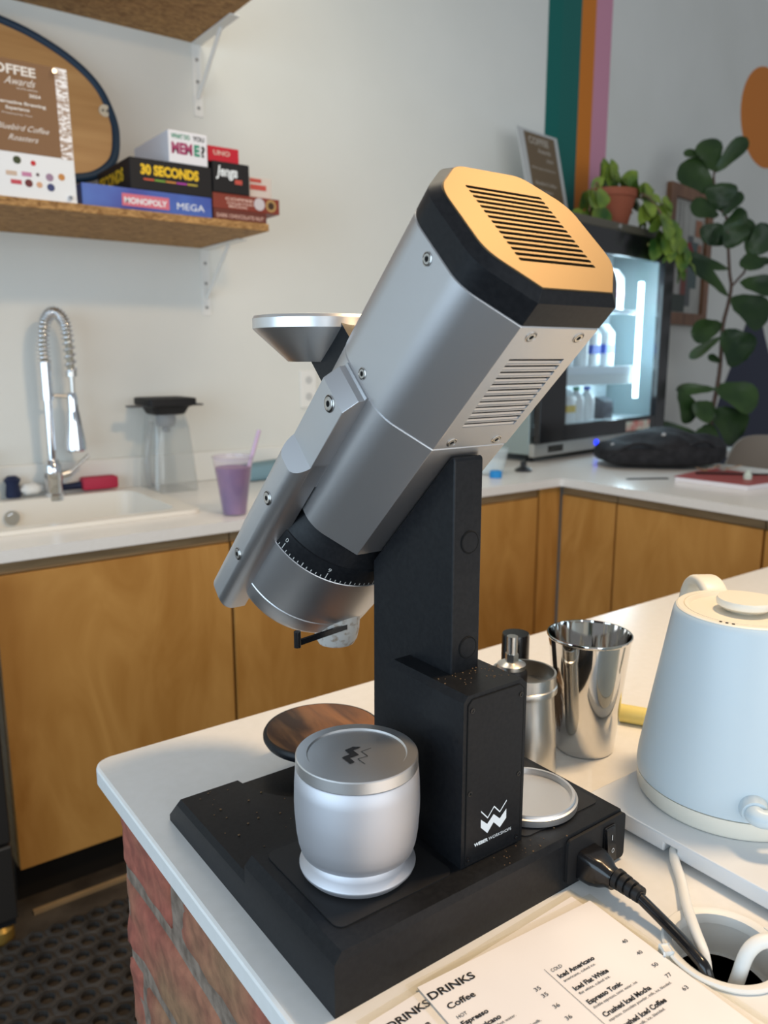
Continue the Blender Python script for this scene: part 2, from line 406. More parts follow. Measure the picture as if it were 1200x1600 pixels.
# faucet
fc = thing('kitchen_faucet', 'chrome spring-neck kitchen faucet standing behind the sink', 'faucet', (.602, 2.527, .912))
fx, fy = .602, 2.490
bm = B(); lathe(bm, [(.030, .9), (.030, .915), (.024, .92), (.024, .955), (.026, .958), (.026, 1.005), (.021, 1.012), (.018, 1.02)], (fx, fy, 0), 32)
bm2 = bm
obj('body', bm2, M['chrome'], fc, 40)
bm = B(); cyl(bm, (fx, fy, 1.018), (fx, fy, 1.20), .0125); cyl(bm, (fx, fy, 1.195), (fx, fy, 1.305), .0175); obj('riser', bm, M['chrome'], fc, 40)
arc = [(fx, fy, 1.30), (fx, fy, 1.36), (fx+.010, fy, 1.42), (fx+.034, fy, 1.445), (fx+.060, fy, 1.425), (fx+.070, fy, 1.37), (fx+.073, fy, 1.27)]
ap = spline(arc, 14)
bm = B(); tube(bm, ap, .0095, 12); obj('hose', bm, P('hose_grey', (.35, .33, .27), .4), fc, 60)
hel = []; N = len(ap)
turns = 30
for k in range(turns*10+1):
    u = k/(turns*10)*(N-1); i = min(int(u), N-2); p = ap[i].lerp(ap[i+1], u-i); t = (ap[i+1]-ap[i]).normalized()
    s = Vector((0, 1, 0)); w = t.cross(s).normalized(); a = 2*pi*k/10
    hel.append(p + s*.0165*cos(a) + w*.0165*sin(a))
bm = B(); tube(bm, hel, .0030, 6); obj('spring', bm, M['chrome'], fc, 60)
bm = B(); lathe(bm, [(.016, 1.262), (.016, 1.278), (.010, 1.28)], (fx+.073, fy, 0), 20); cyl(bm, (fx+.073, fy, 1.2), (fx+.073, fy, 1.265), .0065); cyl(bm, (fx+.01, fy, 1.208), (fx+.072, fy, 1.203), .005); obj('spout_holder', bm, M['brushed'], fc, 40)
bm = B(); lathe(bm, [(.012, 1.215), (.016, 1.20), (.016, 1.165), (.018, 1.155), (.030, 1.07), (.031, 1.045), (.026, 1.04)], (fx+.070, fy, 0), 28); obj('spray_head', bm, M['chrome'], fc, 40)
bm = B(); cyl(bm, (fx+.022, fy, .972), (fx+.048, fy, .978), .011); cyl(bm, (fx+.045, fy, .975), (fx+.108, fy, 1.026), .005, .0055); obj('lever', bm, M['brushed'], fc, 40)
# dish brush, white cloth, soap bottle
db = thing('dish_brush', 'dish brush with crimson head and navy handle behind the sink', 'brush', (.72, 2.535, .912))
bm = B(); box(bm, (.690, 2.505, .913), (.800, 2.552, .953), .008); obj('head', bm, M['redplastic'], db, 40)
bm = B(); cyl(bm, (.692, 2.53, .93), (.635, 2.545, .925), .012, .010); obj('handle', bm, M['navy_plastic'], db, 40)
bm = B(); lathe(bm, [(.02, .9115), (.022, .92), (.018, .95), (.024, .965), (.012, .975)], (.495, 2.53, 0), 16); tag(obj('bottle_stopper', bm, M['navy_plastic'], smooth=40, origin=(.495, 2.53, .9115)), 'small navy plastic piece left of the faucet', 'stopper')
bm = B(); bmesh.ops.create_icosphere(bm, subdivisions=3, radius=1)
for v in bm.verts:
    n_ = 1+.12*sin(9*v.co.x+3*v.co.y); v.co = Vector((.545+v.co.x*.036*n_, 2.53+v.co.y*.02, .931+v.co.z*.019*n_))
tag(obj('cleaning_cloth', bm, M['whiteplastic'], smooth=60, origin=(.545, 2.53, .912)), 'crumpled white cloth at the foot of the faucet', 'cloth')
sb = thing('soap_bottle', 'clear soap bottle cut by the left photo edge', 'bottle', (.428, 2.535, .912))
bm = B(); lathe(bm, [(.024, .912), (.026, .92), (.026, 1.0), (.012, 1.02), (.012, 1.03)], (.428, 2.535, 0), 24); obj('bottle_body', bm, M['tub'], sb, 40)
bm = B(); lathe(bm, [(.014, 1.03), (.014, 1.05), (.008, 1.052)], (.428, 2.535, 0), 20); obj('cap', bm, P('green_cap', (.05, .22, .12), .4), sb, 40)
# upturned blender jug
bj = thing('blender_jug', 'clear blender jug drying upside down on the worktop', 'jug', (.946, 2.461, .9))
def sq(h, r, z, rot=0): return [Vector((.946+a, 2.461+b, z)) for a, b in rrect(-h, -h, h, h, r, 5)]
bm = B(); loft(bm, [sq(.074, .02, .9005), sq(.068, .02, 1.0), sq(.060, .02, 1.10), sq(.050, .02, 1.145)], cap=False)
loft(bm, [sq(.071, .018, .9005), sq(.065, .018, 1.0), sq(.057, .018, 1.10), sq(.047, .018, 1.14)], cap=True)
obj('jug_wall', bm, M['jug'], bj, 40)
bm = B(); loft(bm, [sq(.050, .02, 1.143), sq(.060, .02, 1.165), sq(.076, .012, 1.172), sq(.076, .012, 1.192), sq(.07, .012, 1.194)]); obj('drive_base', bm, M['black_matt'], bj, 40)
bm = B(); box(bm, (.826, 2.44, 1.166), (1.066, 2.482, 1.172), .002); obj('lid_flap', bm, P('smoky_flap', (.10, .10, .10), .4), bj)
bm = B(); lathe(bm, [(.03, 1.142), (.032, 1.12), (.028, 1.105), (.012, 1.10), (.012, 1.085)], (.946, 2.461, 0), 24); obj('blade_seat', bm, P('grey_seat', (.22, .24, .26), .4), bj, 40)
bm = B(); tube(bm, spline([(.886, 2.43, 1.12), (.868, 2.41, 1.08), (.858, 2.405, 1.0), (.862, 2.41, .93), (.876, 2.42, .925)], 8), .009, 10); obj('handle', bm, M['jug'], bj, 50)
# smoothie cup
sc = thing('smoothie_cup', 'clear plastic cup of purple smoothie at the worktop edge', 'cup', (.934, 1.962, .9))
cx, cy = .934, 1.962
bm = B(); lathe(bm, [(.031, .9005), (.033, .903), (.053, 1.052), (.056, 1.056), (.056, 1.059), (.052, 1.059), (.0505, 1.05)], (cx, cy, 0), 40, cap=False); obj('cup_wall', bm, M['cupclear'], sc, 40)
bm = B(); lathe(bm, [(.030, .903), (.0475, 1.026), (.0475, 1.029)], (cx, cy, 0), 40); obj('drink', bm, M['smoothie'], sc, 40)
bm = B(); cyl(bm, (cx+.02, cy, .95), (cx+.075, cy-.012, 1.125), .0055); obj('straw', bm, M['straw'], sc, 40)
bm = B(); box(bm, (1.20, 2.44, .9), (1.40, 2.55, .96), .02, 3)
for v in bm.verts: v.co.z += .012*sin(25*v.co.x)*(v.co.z-.9)/.06
tag(obj('folded_cloth', bm, P('blue_grey_cloth', (.18, .30, .36), .8), smooth=50, origin=(1.3, 2.5, .9)), 'blue-grey folded cloth behind the smoothie', 'cloth')
pl = thing('wall_socket', 'white double socket plate on the back wall', 'socket', (1.54, YW, 1.2))
bm = B(); box(bm, (1.505, YW-.008, 1.135), (1.575, YW, 1.27), .003); obj('plate', bm, M['whiteplastic'], pl)
for z in (1.165, 1.225):
    bm = B(); cyl(bm, (1.54, YW-.0075, z+.01), (1.54, YW-.0095, z+.01), .014); obj('socket_face', bm, P('socket_grey', (.55, .56, .55), .5), pl, 40)
# tub, blue cap, dark knob behind the grinder
tb = thing('plastic_tub', 'translucent tub on the worktop behind the grinder', 'tub', (2.03, 2.10, .9))
bm = B(); lathe(bm, [(.050, .9005), (.052, .902), (.066, .985), (.069, .988), (.069, .992), (.064, .992)], (2.03, 2.12, 0), 32, cap=False); lathe(bm, [(.049, .902), (.049, .903)], (2.03, 2.12, 0), 32); obj('tub_wall', bm, M['tub'], tb, 40)
bm = B(); lathe(bm, [(.050, .905), (.057, .945), (.0, .95)], (2.03, 2.12, 0), 32); obj('contents', bm, M['whiteplastic'], tb, 40)
bm = B(); lathe(bm, [(.022, .9005), (.022, .922), (.018, .925)], (1.975, 2.03, 0), 24); tag(obj('plastic_puck', bm, P('bright_blue_plastic', (.02, .25, .62), .4), smooth=40, origin=(1.975, 2.03, .9)), 'bright blue round plastic piece in front of the tub', 'plastic piece')
bm = B(); lathe(bm, [(.032, .9005), (.032, .906), (.022, .914), (.012, .918), (.012, .935), (.006, .937)], (2.17, 2.085, 0), 24); tag(obj('tamper', bm, M['blackglossy'], smooth=40, origin=(2.17, 2.085, .9)), 'small black tamper-like knob left of the fridge foot', 'knob')

# ================================================================== SHELVES
def shelf(name_label, z0, x0, x1, y0):
    bm = B(); box(bm, (x0, y0, z0), (x1, YW, z0+.02), .001); return tag(obj('wall_shelf', bm, M['osb'], origin=((x0+x1)/2, YW, z0)), name_label, 'shelf')
shelf('lower chipboard wall shelf carrying the board games', 1.670, -.7, 1.150, 2.126)
shelf('upper chipboard wall shelf at the top edge of the photo', 2.289, -.7, 1.150, 2.126)
def bracket(z, label, L, D):
    t = thing('shelf_bracket', label, 'bracket', (1.153, YW, z)); x0, x1 = 1.137, 1.169
    bm = B(); box(bm, (x0, YW-.004, z-L), (x1, YW, z-.0005), .001); obj('wall_arm', bm, M['whiteplastic'], t)
    bm = B(); box(bm, (x0, YW-D, z-.0045), (x1, YW-.004, z-.0005), .001); obj('shelf_arm', bm, M['whiteplastic'], t)
    bm = B(); tube(bm, [(1.153, YW-.006, z-L*.74), (1.153, YW-D*.66, z-.006)], .006, 8); obj('brace', bm, M['whiteplastic'], t, 40)
    for f in (.22, .52, .88):
        bm = B(); cyl(bm, (1.153, YW-.004, z-L*f), (1.153, YW-.007, z-L*f), .006, .004, 12); obj('screw', bm, M['screw'], t, 40)
bracket(1.670, 'white metal bracket below the lower shelf end', .215, .28)
bracket(2.289, 'white metal bracket below the upper shelf end', .215, .28)

# board games
ZS = 1.690
XD, ZD, YD = (1, 0, 0), (0, 0, 1), (0, 1, 0)
def game(name, x0, x1, y0, y1, z0, z1, mat, label, rz=0):
    t = thing(name, label, 'board game', ((x0+x1)/2, (y0+y1)/2, z0))
    bm = B(); box(bm, (x0, y0, z0), (x1, y1, z1), .0015); obj('box', bm, mat, t); return t
def lettering(t, mat, lines, name='lettering'):
    for l in lines: obj(name, text_bm([l]), mat, t)
def T(s, x, y, z, w, cap, bold=.02, shear=0, xd=XD, yd=ZD): return (s, (x, y, z), xd, yd, w, cap, bold, shear)
blue = noise_col(P('game_blue', (.05, .08, .4), .4), (.045, .055, .30), (.07, .16, .52), 5, 3)
g = game('board_game', .640, .988, 2.150, 2.42, ZS+.0005, ZS+.056, blue, 'long blue board game at the bottom left of the stack')
bm = B(); box(bm, (.740, 2.1490, 1.702), (.866, 2.150, 1.732)); obj('title_panel', bm, flat('game_pink', (.62, .16, .22)), g)
lettering(g, M['white_paint'], [T('MONOPOLY', .746, 2.1488, 1.709, .114, .014, .03), T('MEGA', .888, 2.1498, 1.707, .078, .017, .0)])
black_card = P('game_black', (.010, .010, .012), .65)
g = game('board_game', .765, .991, 2.150, 2.415, ZS+.0565, ZS+.134, black_card, 'black board game with yellow title lying on the long blue box')
lettering(g, flat('game_yellow', (.80, .52, .02)), [T('30 SECONDS', .793, 2.1498, 1.786, .16, .023, .05), T('SECONDS', .7648, 2.40, 1.775, .20, .03, .05, 0, (0, -1, 0))])
bm = B()
for i, c in enumerate(range(5)): pass
for i in range(5): 
    b2 = B(); box(b2, (.80+i*.03, 2.1492, 1.771), (.828+i*.03, 2.15, 1.775)); obj('colour_stripe', b2, flat('stripe%d' % i, [(.6, .1, .05), (.2, .4, .05), (.6, .25, .05), (.45, .05, .4), (.5, .4, .05)][i]), g)
bm.free()
white_card = P('game_white', (.74, .75, .80), .45)
g = game('board_game', .872, .981, 2.150, 2.405, ZS+.1345, ZS+.215, white_card, 'white card game box on top of the stack')
lettering(g, flat('game_green', (.02, .25, .15)), [T('WHAT DO', .880, 2.1498, 1.886, .052, .011, .04)])
lettering(g, black_card, [T('YOU', .940, 2.1498, 1.886, .033, .011, .04), T('?', .962, 2.1498, 1.848, .012, .026, .04)])
lettering(g, flat('game_plum', (.33, .03, .12)), [T('MEM', .880, 2.1498, 1.849, .058, .026, .05)])
lettering(g, flat('game_green', (.02, .25, .15)), [T('E', .943, 2.1498, 1.849, .016, .026, .05)])
brown = P('game_maroon', (.13, .032, .022), .45)
g = game('chocolate_box', .993, 1.156, 2.150, 2.36, ZS+.0005, ZS+.032, brown, 'flat maroon box at the bottom right of the stack')
lettering(g, flat('game_cream', (.62, .42, .36)), [T('DARK CHOCOLATE NUT', 1.002, 2.1498, 1.700, .145, .010, .02)])
g = game('coffee_box', .993, 1.200, 2.152, 2.33, ZS+.0325, ZS+.074, P('game_redbrown', (.22, .04, .025), .45), 'red-brown box with coffee pictures, second from the bottom at right')
lettering(g, flat('game_cream', (.62, .42, .36)), [T('COFFEE', 1.03, 2.1518, 1.747, .085, .007, .04), T('COLLECTION', 1.035, 2.1518, 1.737, .08, .006, .04), T('BOX', 1.04, 2.1518, 1.728, .06, .006, .04)])
for (a, b, r, c) in ((1.135, 1.745, .017, (.55, .52, .55)), (1.172, 1.744, .017, (.42, .26, .10)), (1.172, 1.744, .010, (.05, .025, .015))):
    b2 = B(); cyl(b2, (a, 2.152, b), (a, 2.1512-.0004*(r < .015), b), r, r, 24); obj('cup_picture', b2, flat('pic%.3f%.2f' % (a, r), c), g)
g = game('board_game', .995, 1.105, 2.150, 2.32, ZS+.0745, ZS+.155, black_card, 'black box with white script title right of the yellow-titled game')
lettering(g, M['white_paint'], [T('Jenga', 1.004, 2.1498, 1.808, .065, .026, .03, .2)])
b2 = B(); box(b2, (1.06, 2.1492, 1.790), (1.082, 2.15, 1.802)); obj('red_mark', b2, flat('game_red', (.5, .08, .06)), g)
g = game('card_box', .989, 1.082, 2.165, 2.28, ZS+.1555, ZS+.196, flat('game_scarlet', (.50, .012, .03)), 'small scarlet box on top of the black script box')
lettering(g, flat('game_cream', (.62, .42, .36)), [T('UNO', 1.005, 2.1648, 1.864, .05, .012, .03)])
g = game('card_box', 1.112, 1.182, 2.165, 2.27, ZS+.0745, ZS+.13, flat('game_offwhite', (.62, .55, .50)), 'little white and red box at the right end of the shelf')
b2 = B(); box(b2, (1.114, 2.1642, 1.786), (1.165, 2.165, 1.800)); box(b2, (1.114, 2.1642, 1.806), (1.15, 2.165, 1.816)); obj('red_panel', b2, flat('game_red', (.5, .08, .06)), g)

# surf-shaped wooden board leaning on the wall
bd = thing('balance_board', 'oval bamboo board with navy rubber edge leaning on the wall', 'board', (.45, 2.45, ZS))
outl = [(.10, 2.03), (.20, 2.17), (.34, 2.225), (.47, 2.228), (.55, 2.214), (.645, 2.188), (.741, 2.14), (.807, 2.078), (.838, 1.998), (.840, 1.938), (.823, 1.876), (.775, 1.832), (.71, 1.811), (.55, 1.79), (.36, 1.79), (.2, 1.83), (.11, 1.92)]
oc = [Vector((a, b, 0)) for a, b in outl]
def ring_spline(pts, n=6):
    k = len(pts); out = []
    for i in range(k):
        a, b, c, d = pts[i-1], pts[i], pts[(i+1) % k], pts[(i+2) % k]
        for j in range(n):
            t = j/n; out.append(.5*((2*b)+(c-a)*t+(2*a-5*b+4*c-d)*t*t+(3*b-a-3*c+d)*t**3))
    return out
oc = ring_spline(oc)
zlo = min(p.y for p in oc); zoff = ZS+.001-zlo
lean = .10/.44
def bp(p, out=0.0):   # board lies in a plane leaning back to the wall
    h = p.y-zlo
    return Vector((p.x, 2.44+lean*h - out, p.y + 0*h))
# the board rests behind the games: lower edge lifted on the stack corner and the plaque stand
bm = B(); loft(bm, [[bp(p, 0) for p in oc], [bp(p, .014) for p in oc]]); obj('panel', bm, M['boardwood'], bd, 40)
bm = B(); tube(bm, [bp(p, .010) for p in oc]+[bp(oc[0], .010)], .0125, 10, cap=False); obj('edge_rim', bm, M['boardrim'], bd, 50)
bm = B(); cyl(bm, bp(Vector((.817, 2.013, 0)), .0145), bp(Vector((.817, 2.013, 0)), .019), .0165, .0165, 24); obj('plug', bm, flat('plug_cream', (.60, .54, .42)), bd, 40)
bm = B()
for dx in (-.006, .006): cyl(bm, bp(Vector((.817+dx, 2.013, 0)), .019), bp(Vector((.817+dx, 2.013, 0)), .0196), .0035, .0035, 12)
obj('plug_hole', bm, flat('plug_dark', (.08, .07, .06)), bd)
bm = B(); box(bm, (.30, 2.405, ZS+.0005), (.62, 2.465, zlo-.014), .003); tag(obj('support_block', bm, M['osb'], origin=(.46, 2.44, ZS)), 'chipboard block under the leaning bamboo board', 'block')

# award plaque on the shelf
aw = thing('award_plaque', 'brown and white acrylic award plaque on the lower shelf', 'plaque', (.5, 2.15, ZS))
tl = .05
def ap_(x, z, o=0.0): return Vector((x, 2.140+(z-ZS)*tl-o, z))
def plate(x0, x1, z0, z1, o0, o1, mat, name, parent):
    bm = B(); loft(bm, [[ap_(x0, z0, o0), ap_(x1, z0, o0), ap_(x1, z1, o0), ap_(x0, z1, o0)], [ap_(x0, z0, o1), ap_(x1, z0, o1), ap_(x1, z1, o1), ap_(x0, z1, o1)]]); return obj(name, bm, mat, parent)
plate(.38, .6225, ZS+.001, 1.999, 0, .006, M['awardwhite'], 'panel', aw)
plate(.38, .594, 1.793, 1.999, .006, .0066, M['awardbrown'], 'brown_field', aw)
plate(.594, .6215, 1.791, 1.999, .006, .0066, M['silverpat'], 'pattern_strip', aw)
yd_ = (0, tl, 1)
def AT(s, x, z, w, cap, bold=.02, shear=0): p = ap_(x, z, .0068); return (s, p, XD, yd_, w, cap, bold, shear)
AL = [AT('COFFEE', .432, 1.967, .118, .020, .03), AT('Awards', .478, 1.944, .070, .017, .0, .5), AT('SOUTH AFRICA', .505, 1.935, .046, .004, 0), AT('2024', .531, 1.921, .026, .007, .03),
    AT('Alternative Brewing', .447, 1.901, .12, .007, .03), AT('Experience', .477, 1.888, .052, .007, .03), AT('Presented by Varo', .468, 1.877, .066, .004, 0),
    AT('Bluebird Coffee', .452, 1.843, .118, .013, .0, .5), AT('Roasters', .476, 1.820, .068, .013, .0, .5)]
for l in AL: obj('lettering', text_bm([l]), flat('award_letter', (.72, .68, .64)), aw)
logos = [(.491, 1.776, .009, (.03, .05, .02)), (.527, 1.773, .006, (.5, .02, .03)), (.476, 1.745, .012, (.55, .42, .33)), (.51, 1.746, .011, (.5, .2, .35)), (.535, 1.748, .004, (.1, .08, .1)), (.562, 1.745, .009, (.3, .2, .3)), (.590, 1.749, .008, (.5, .22, .06)),
         (.485, 1.726, .012, (.5, .06, .09)), (.513, 1.726, .009, (.12, .02, .03)), (.537, 1.725, .007, (.6, .35, .22)), (.563, 1.722, .009, (.03, .05, .16))]
for i, (x, z, r, c) in enumerate(logos):
    bm = B()
    if r >= .011: prism(bm, [(x-r, z-.005), (x+r, z-.005), (x+r, z+.005), (x-r, z+.005)], .006, .0066, lambda a, b, h: ap_(a, b, h))
    else: prism(bm, [(x+r*cos(2*pi*k/16), z+r*sin(2*pi*k/16)) for k in range(16)], .006, .0066, lambda a, b, h: ap_(a, b, h))
    obj('logo', bm, flat('logo%d' % i, c), aw)
for x, z in ((.592, 1.989), (.606, 1.702)):
    bm = B(); cyl(bm, ap_(x, z, .006), ap_(x, z, .014), .0065, .005, 16); obj('standoff', bm, M['chrome'], aw, 40)

# ================================================================== FRIDGE, in its own axes (x along the front, y to the back)
FR = thing('display_fridge', 'black glass-door display fridge glowing in the corner of the worktop', 'fridge', (2.3648, 2.2239, .9), ALW)
def fb(name, lo, hi, mat, bev=.003, parent=FR): bm = B(); box(bm, lo, hi, bev); return obj(name, bm, mat, parent, world=False)
FW, FD = 1.05, .30
steelside = P('fridge_side_steel', (.33, .40, .40), .4, .7)
fb('side_panel', (0, .02, .03), (.02, FD, .95), steelside); fb('side_panel', (FW-.02, .02, .03), (FW, FD, .95), steelside)
fb('back_panel', (.02, FD-.02, .03), (FW-.02, FD, .95), flat('fridge_inside', (.62, .68, .70)), 0)
fb('bottom_panel', (.02, .02, .03), (FW-.02, FD-.02, .06), steelside, 0); 
inner = fb('liner_floor', (.02, .055, .1), (FW-.02, FD-.02, .135), flat('fridge_inside', (.6, .66, .68)), 0)
fb('top_panel', (0, -.012, .945), (FW, FD, .980), P('olive_grey_top', (.11, .10, .075), .45), .004)
fb('kick_panel', (0, -.005, .022), (FW, .02, .075), P('fridge_grille', (.42, .42, .40), .38, .6))
bm = B()
for i in range(8): box(bm, (.10+i*.014, -.0075, .035), (.107+i*.014, -.004, .062))
obj('vent_slots', bm, M['cavity'], FR, world=False)
bm = B(); cyl(bm, (.47, -.004, .05), (.47, -.010, .05), .013, .013, 20); obj('control_light', bm, M['blueled'], FR, world=False, label='blue lit control')
for x in (.05, FW-.05):
    bm = B(); cyl(bm, (x, .05, 0), (x, .05, .03), .018, .014, 16); obj('foot', bm, M['black_matt'], FR, world=False)
    bm = B(); cyl(bm, (x, FD-.04, 0), (x, FD-.04, .03), .018, .014, 16); obj('foot', bm, M['black_matt'], FR, world=False)
# door: frame, pane, sticker
dr = B()
for lo, hi in (((.0, -.03, .078), (.18, .0, .94)), ((.955, -.03, .078), (FW, .0, .94)), ((.18, -.03, .078), (.955, .0, .145)), ((.18, -.03, .842), (.955, .0, .94))): box(dr, lo, hi, .002)
door = obj('door', dr, M['blackglossy'], FR, world=False)
bm = B(); box(bm, (.178, -.018, .143), (.957, -.012, .844)); obj('glass_pane', bm, M['pane'], door, world=False)
bm = B(); box(bm, (.68, -.0308, .086), (.90, -.0302, .128)); obj('sticker', bm, noise_col(P('sticker', (.5, .5, .5), .4), (.55, .60, .50), (.55, .12, .10), 16, 2), door, world=False)
bm = B(); box(bm, (.78, -.0325, .902), (.86, -.0302, .916)); obj('badge', bm, flat('badge_yellow', (.55, .55, .20)), door, world=False)
bm = B(); lathe(bm, [(.012, 0), (.012, .006), (.006, .009)], seg=20, f=lambda x, y, z: Vector((.56+x, -.012-z, .962+y))); obj('top_badge', bm, M['brushed'], FR, world=False)
# LED strip, shelves
bm = B(); box(bm, (.838, .02, .23), (.866, .032, .755)); obj('led_strip', bm, M['led'], FR, world=False)
wire = P('white_shelf', (.72, .80, .84), .4)
for z in (.376, .625): fb('shelf', (.16, .045, z-.008), (.835, FD-.025, z), wire, .001)
fb('price_rail', (.16, .036, .345), (.835, .045, .378), wire, .001)
fb('price_rail', (.16, .036, .61), (.835, .045, .628), wire, .001)
fb('drawer_front', (.165, .040, .297), (.835, .046, .345), flat('drawer_white', (.66, .72, .72)), .001)
lamp = bpy.data.lights.new('fridge_lamp', 'AREA'); lamp.shape = 'RECTANGLE'; lamp.size = .6; lamp.size_y = .04; lamp.energy = 5; lamp.color = (.72, .9, 1.0)
lo_ = bpy.data.objects.new('fridge_lamp', lamp); COL.objects.link(lo_); lo_.parent = FR; lo_.location = (.5, .07, .93); lo_.rotation_euler = (radians(-12), 0, 0)
lamp2 = bpy.data.lights.new('fridge_strip_lamp', 'AREA'); lamp2.shape = 'RECTANGLE'; lamp2.size = .04; lamp2.size_y = .5; lamp2.energy = 4; lamp2.color = (.72, .92, 1.0)
l2 = bpy.data.objects.new('fridge_strip_lamp', lamp2); COL.objects.link(l2); l2.parent = FR; l2.location = (.86, .06, .5); l2.rotation_euler = (radians(90), 0, radians(70))
# bottles and packs inside
FM = FR.matrix_basis.copy() if False else Matrix.Translation(FR.location) @ Matrix.Rotation(ALW, 4, 'Z')
def fridge_item(kind, lx, z, r, h, mat, capm, label):
    p = FM @ Vector((lx, .13, z))
    t = thing(kind, label, 'bottle' if 'bottle' in kind else 'carton', p, ALW, 'drinks in the display fridge')
    bm = B()
    if kind == 'milk_carton':
        box(bm, (-r, -r, 0), (r, r, h*.8), .002); loft(bm, [[Vector((a*r, b*r, h*.8)) for a, b in ((-1, -1), (1, -1), (1, 1), (-1, 1))], [Vector((a*r, b*r*.06, h)) for a, b in ((-1, -1), (1, -1), (1, 1), (-1, 1))]])
    else: lathe(bm, [(r*.95, 0), (r, h*.04), (r, h*.62), (r*.75, h*.74), (r*.42, h*.84), (r*.42, h*.90)], seg=20)
    obj('container', bm, mat, t, 40, world=False)
    bm = B()
    if kind == 'milk_carton': box(bm, (-r*1.02, -r*1.02, h*.30), (r*1.02, r*1.02, h*.52))
    else: lathe(bm, [(r*.46, h*.90), (r*.46, h), (r*.3, h*1.01)], seg=16)
    obj('cap' if kind != 'milk_carton' else 'band', bm, capm, t, 40, world=False)
milk = P('milk_white', (.75, .78, .78), .4); bluecap = P('blue_cap', (.03, .10, .55), .4); greencap = P('green_bottle_cap', (.05, .35, .2), .4); yel = P('yellow_label', (.7, .5, .08), .4); darkb = P('dark_bottle', (.05, .055, .07), .3); redl = P('pink_label', (.5, .2, .22), .4)
ordn = ['leftmost', 'second', 'third', 'fourth', 'fifth', 'sixth']
for i, (lx, k, r, h, m_, c_) in enumerate([(.62, 'drink_bottle', .036, .20, milk, bluecap), (.70, 'milk_carton', .034, .20, darkb, bluecap), (.785, 'milk_carton', .034, .19, milk, redl)]):
    fridge_item(k, lx, .6255, r, h, m_, c_, '%s pack from the left on the top fridge shelf, with %s' % (ordn[i], ['blue cap', 'dark sides', 'pink band'][i]))
for i, (lx, k, r, h, m_, c_) in enumerate([(.25, 'milk_carton', .032, .17, darkb, bluecap), (.33, 'drink_bottle', .035, .20, milk, bluecap), (.41, 'drink_bottle', .032, .19, milk, greencap), (.53, 'drink_bottle', .032, .20, milk, bluecap), (.61, 'milk_carton', .032, .18, milk, bluecap), (.72, 'milk_carton', .036, .19, milk, bluecap)]):
    fridge_item(k, lx, .3765, r, h, m_, c_, '%s drink from the left on the middle fridge shelf' % ordn[i])
for i, (lx, k, r, h, m_, c_) in enumerate([(.24, 'drink_bottle', .035, .15, darkb, bluecap), (.33, 'milk_carton', .034, .14, darkb, yel), (.42, 'milk_carton', .034, .14, milk, yel), (.51, 'drink_bottle', .035, .15, milk, greencap), (.60, 'drink_bottle', .035, .15, milk, bluecap), (.72, 'milk_carton', .042, .10, darkb, darkb)]):
    fridge_item(k, lx, .1355, r, h, m_, c_, '%s drink from the left on the fridge floor' % ordn[i])

# second award sign on the fridge
sg = thing('award_sign', 'grey-edged brown award sign standing on the fridge top', 'sign', FM @ Vector((.24, .16, .9805)), ALW)
st = -.06
def sp_(x, z, o=0): return Vector((x-.24 + (z)*(-.20), -o + z*.12, z))
bm = B(); loft(bm, [[sp_(a, b, o) for a, b in ((.16, .001), (.44, .001), (.44, .335), (.16, .335))] for o in (0, .006)]); obj('panel', bm, P('sign_grey', (.50, .52, .52), .4), sg, world=False)
bm = B(); loft(bm, [[sp_(a, b, o) for a, b in ((.20, .06), (.415, .06), (.415, .325), (.20, .325))] for o in (.006, .0066)]); obj('brown_field', bm, P('sign_brown', (.15, .105, .06), .5), sg, world=False)
def ST(s, x, z, w, cap, b=.02): return (s, sp_(x, z, .0068), XD, (-.2, .12, 1), w, cap, b, 0)
SL = [ST('COFFEE', .225, .285, .14, .026, .03), ST('Awards', .28, .255, .09, .018), ST('2024', .33, .225, .05, .012), ST('Alternative Brewing', .215, .19, .17, .009), ST('Bluebird Coffee', .225, .13, .15, .013), ST('Roasters', .25, .10, .09, .013)]
for l in SL: obj('lettering', text_bm([l]), flat('sign_letter', (.42, .38, .32)), sg, world=False)

# pothos in a terracotta pot on the fridge
po = thing('potted_pothos', 'trailing pothos in a terracotta pot on the fridge top', 'plant', FM @ Vector((.66, .10, .9805)), ALW)
bm = B(); lathe(bm, [(.078, 0), (.082, .004), (.110, .118), (.116, .120), (.119, .150), (.112, .150), (.106, .125), (.0, .124)], seg=40); obj('pot', bm, M['terracotta'], po, 40, world=False)
def leaf(bm, base, tip, width, nrm, droop=.15, fold=.25, heart=False):
    base, tip, nrm = Vector(base), Vector(tip), Vector(nrm)
    ax = tip-base; L = ax.length
    if L < 1e-5: return
    ax.normalize(); s = ax.cross(nrm).normalized(); n = s.cross(ax).normalized()
    prof = [(0, .02), (.1, .55), (.25, .85), (.45, 1), (.65, .92), (.82, .65), (.94, .3), (1, .02)] if heart else [(0, .05), (.08, .30), (.2, .55), (.38, .70), (.55, .90), (.72, 1), (.86, .90), (.95, .58), (1, .10)]
    rows = []
    for t, w in prof:
        c = base + ax*L*t - n*L*droop*(t*t) ; hw = width/2*w
        rows.append([bm.verts.new(c + s*hw*q + n*abs(q)*hw*fold + n*.04*width*sin(9*t+3*q)) for q in (-1, -.5, 0, .5, 1)])
    for a, b in zip(rows[:-1], rows[1:]):
        for i in range(4): bm.faces.new((a[i], a[i+1], b[i+1], b[i]))
rnd = random.Random(11)
bm = B(); bs = B()
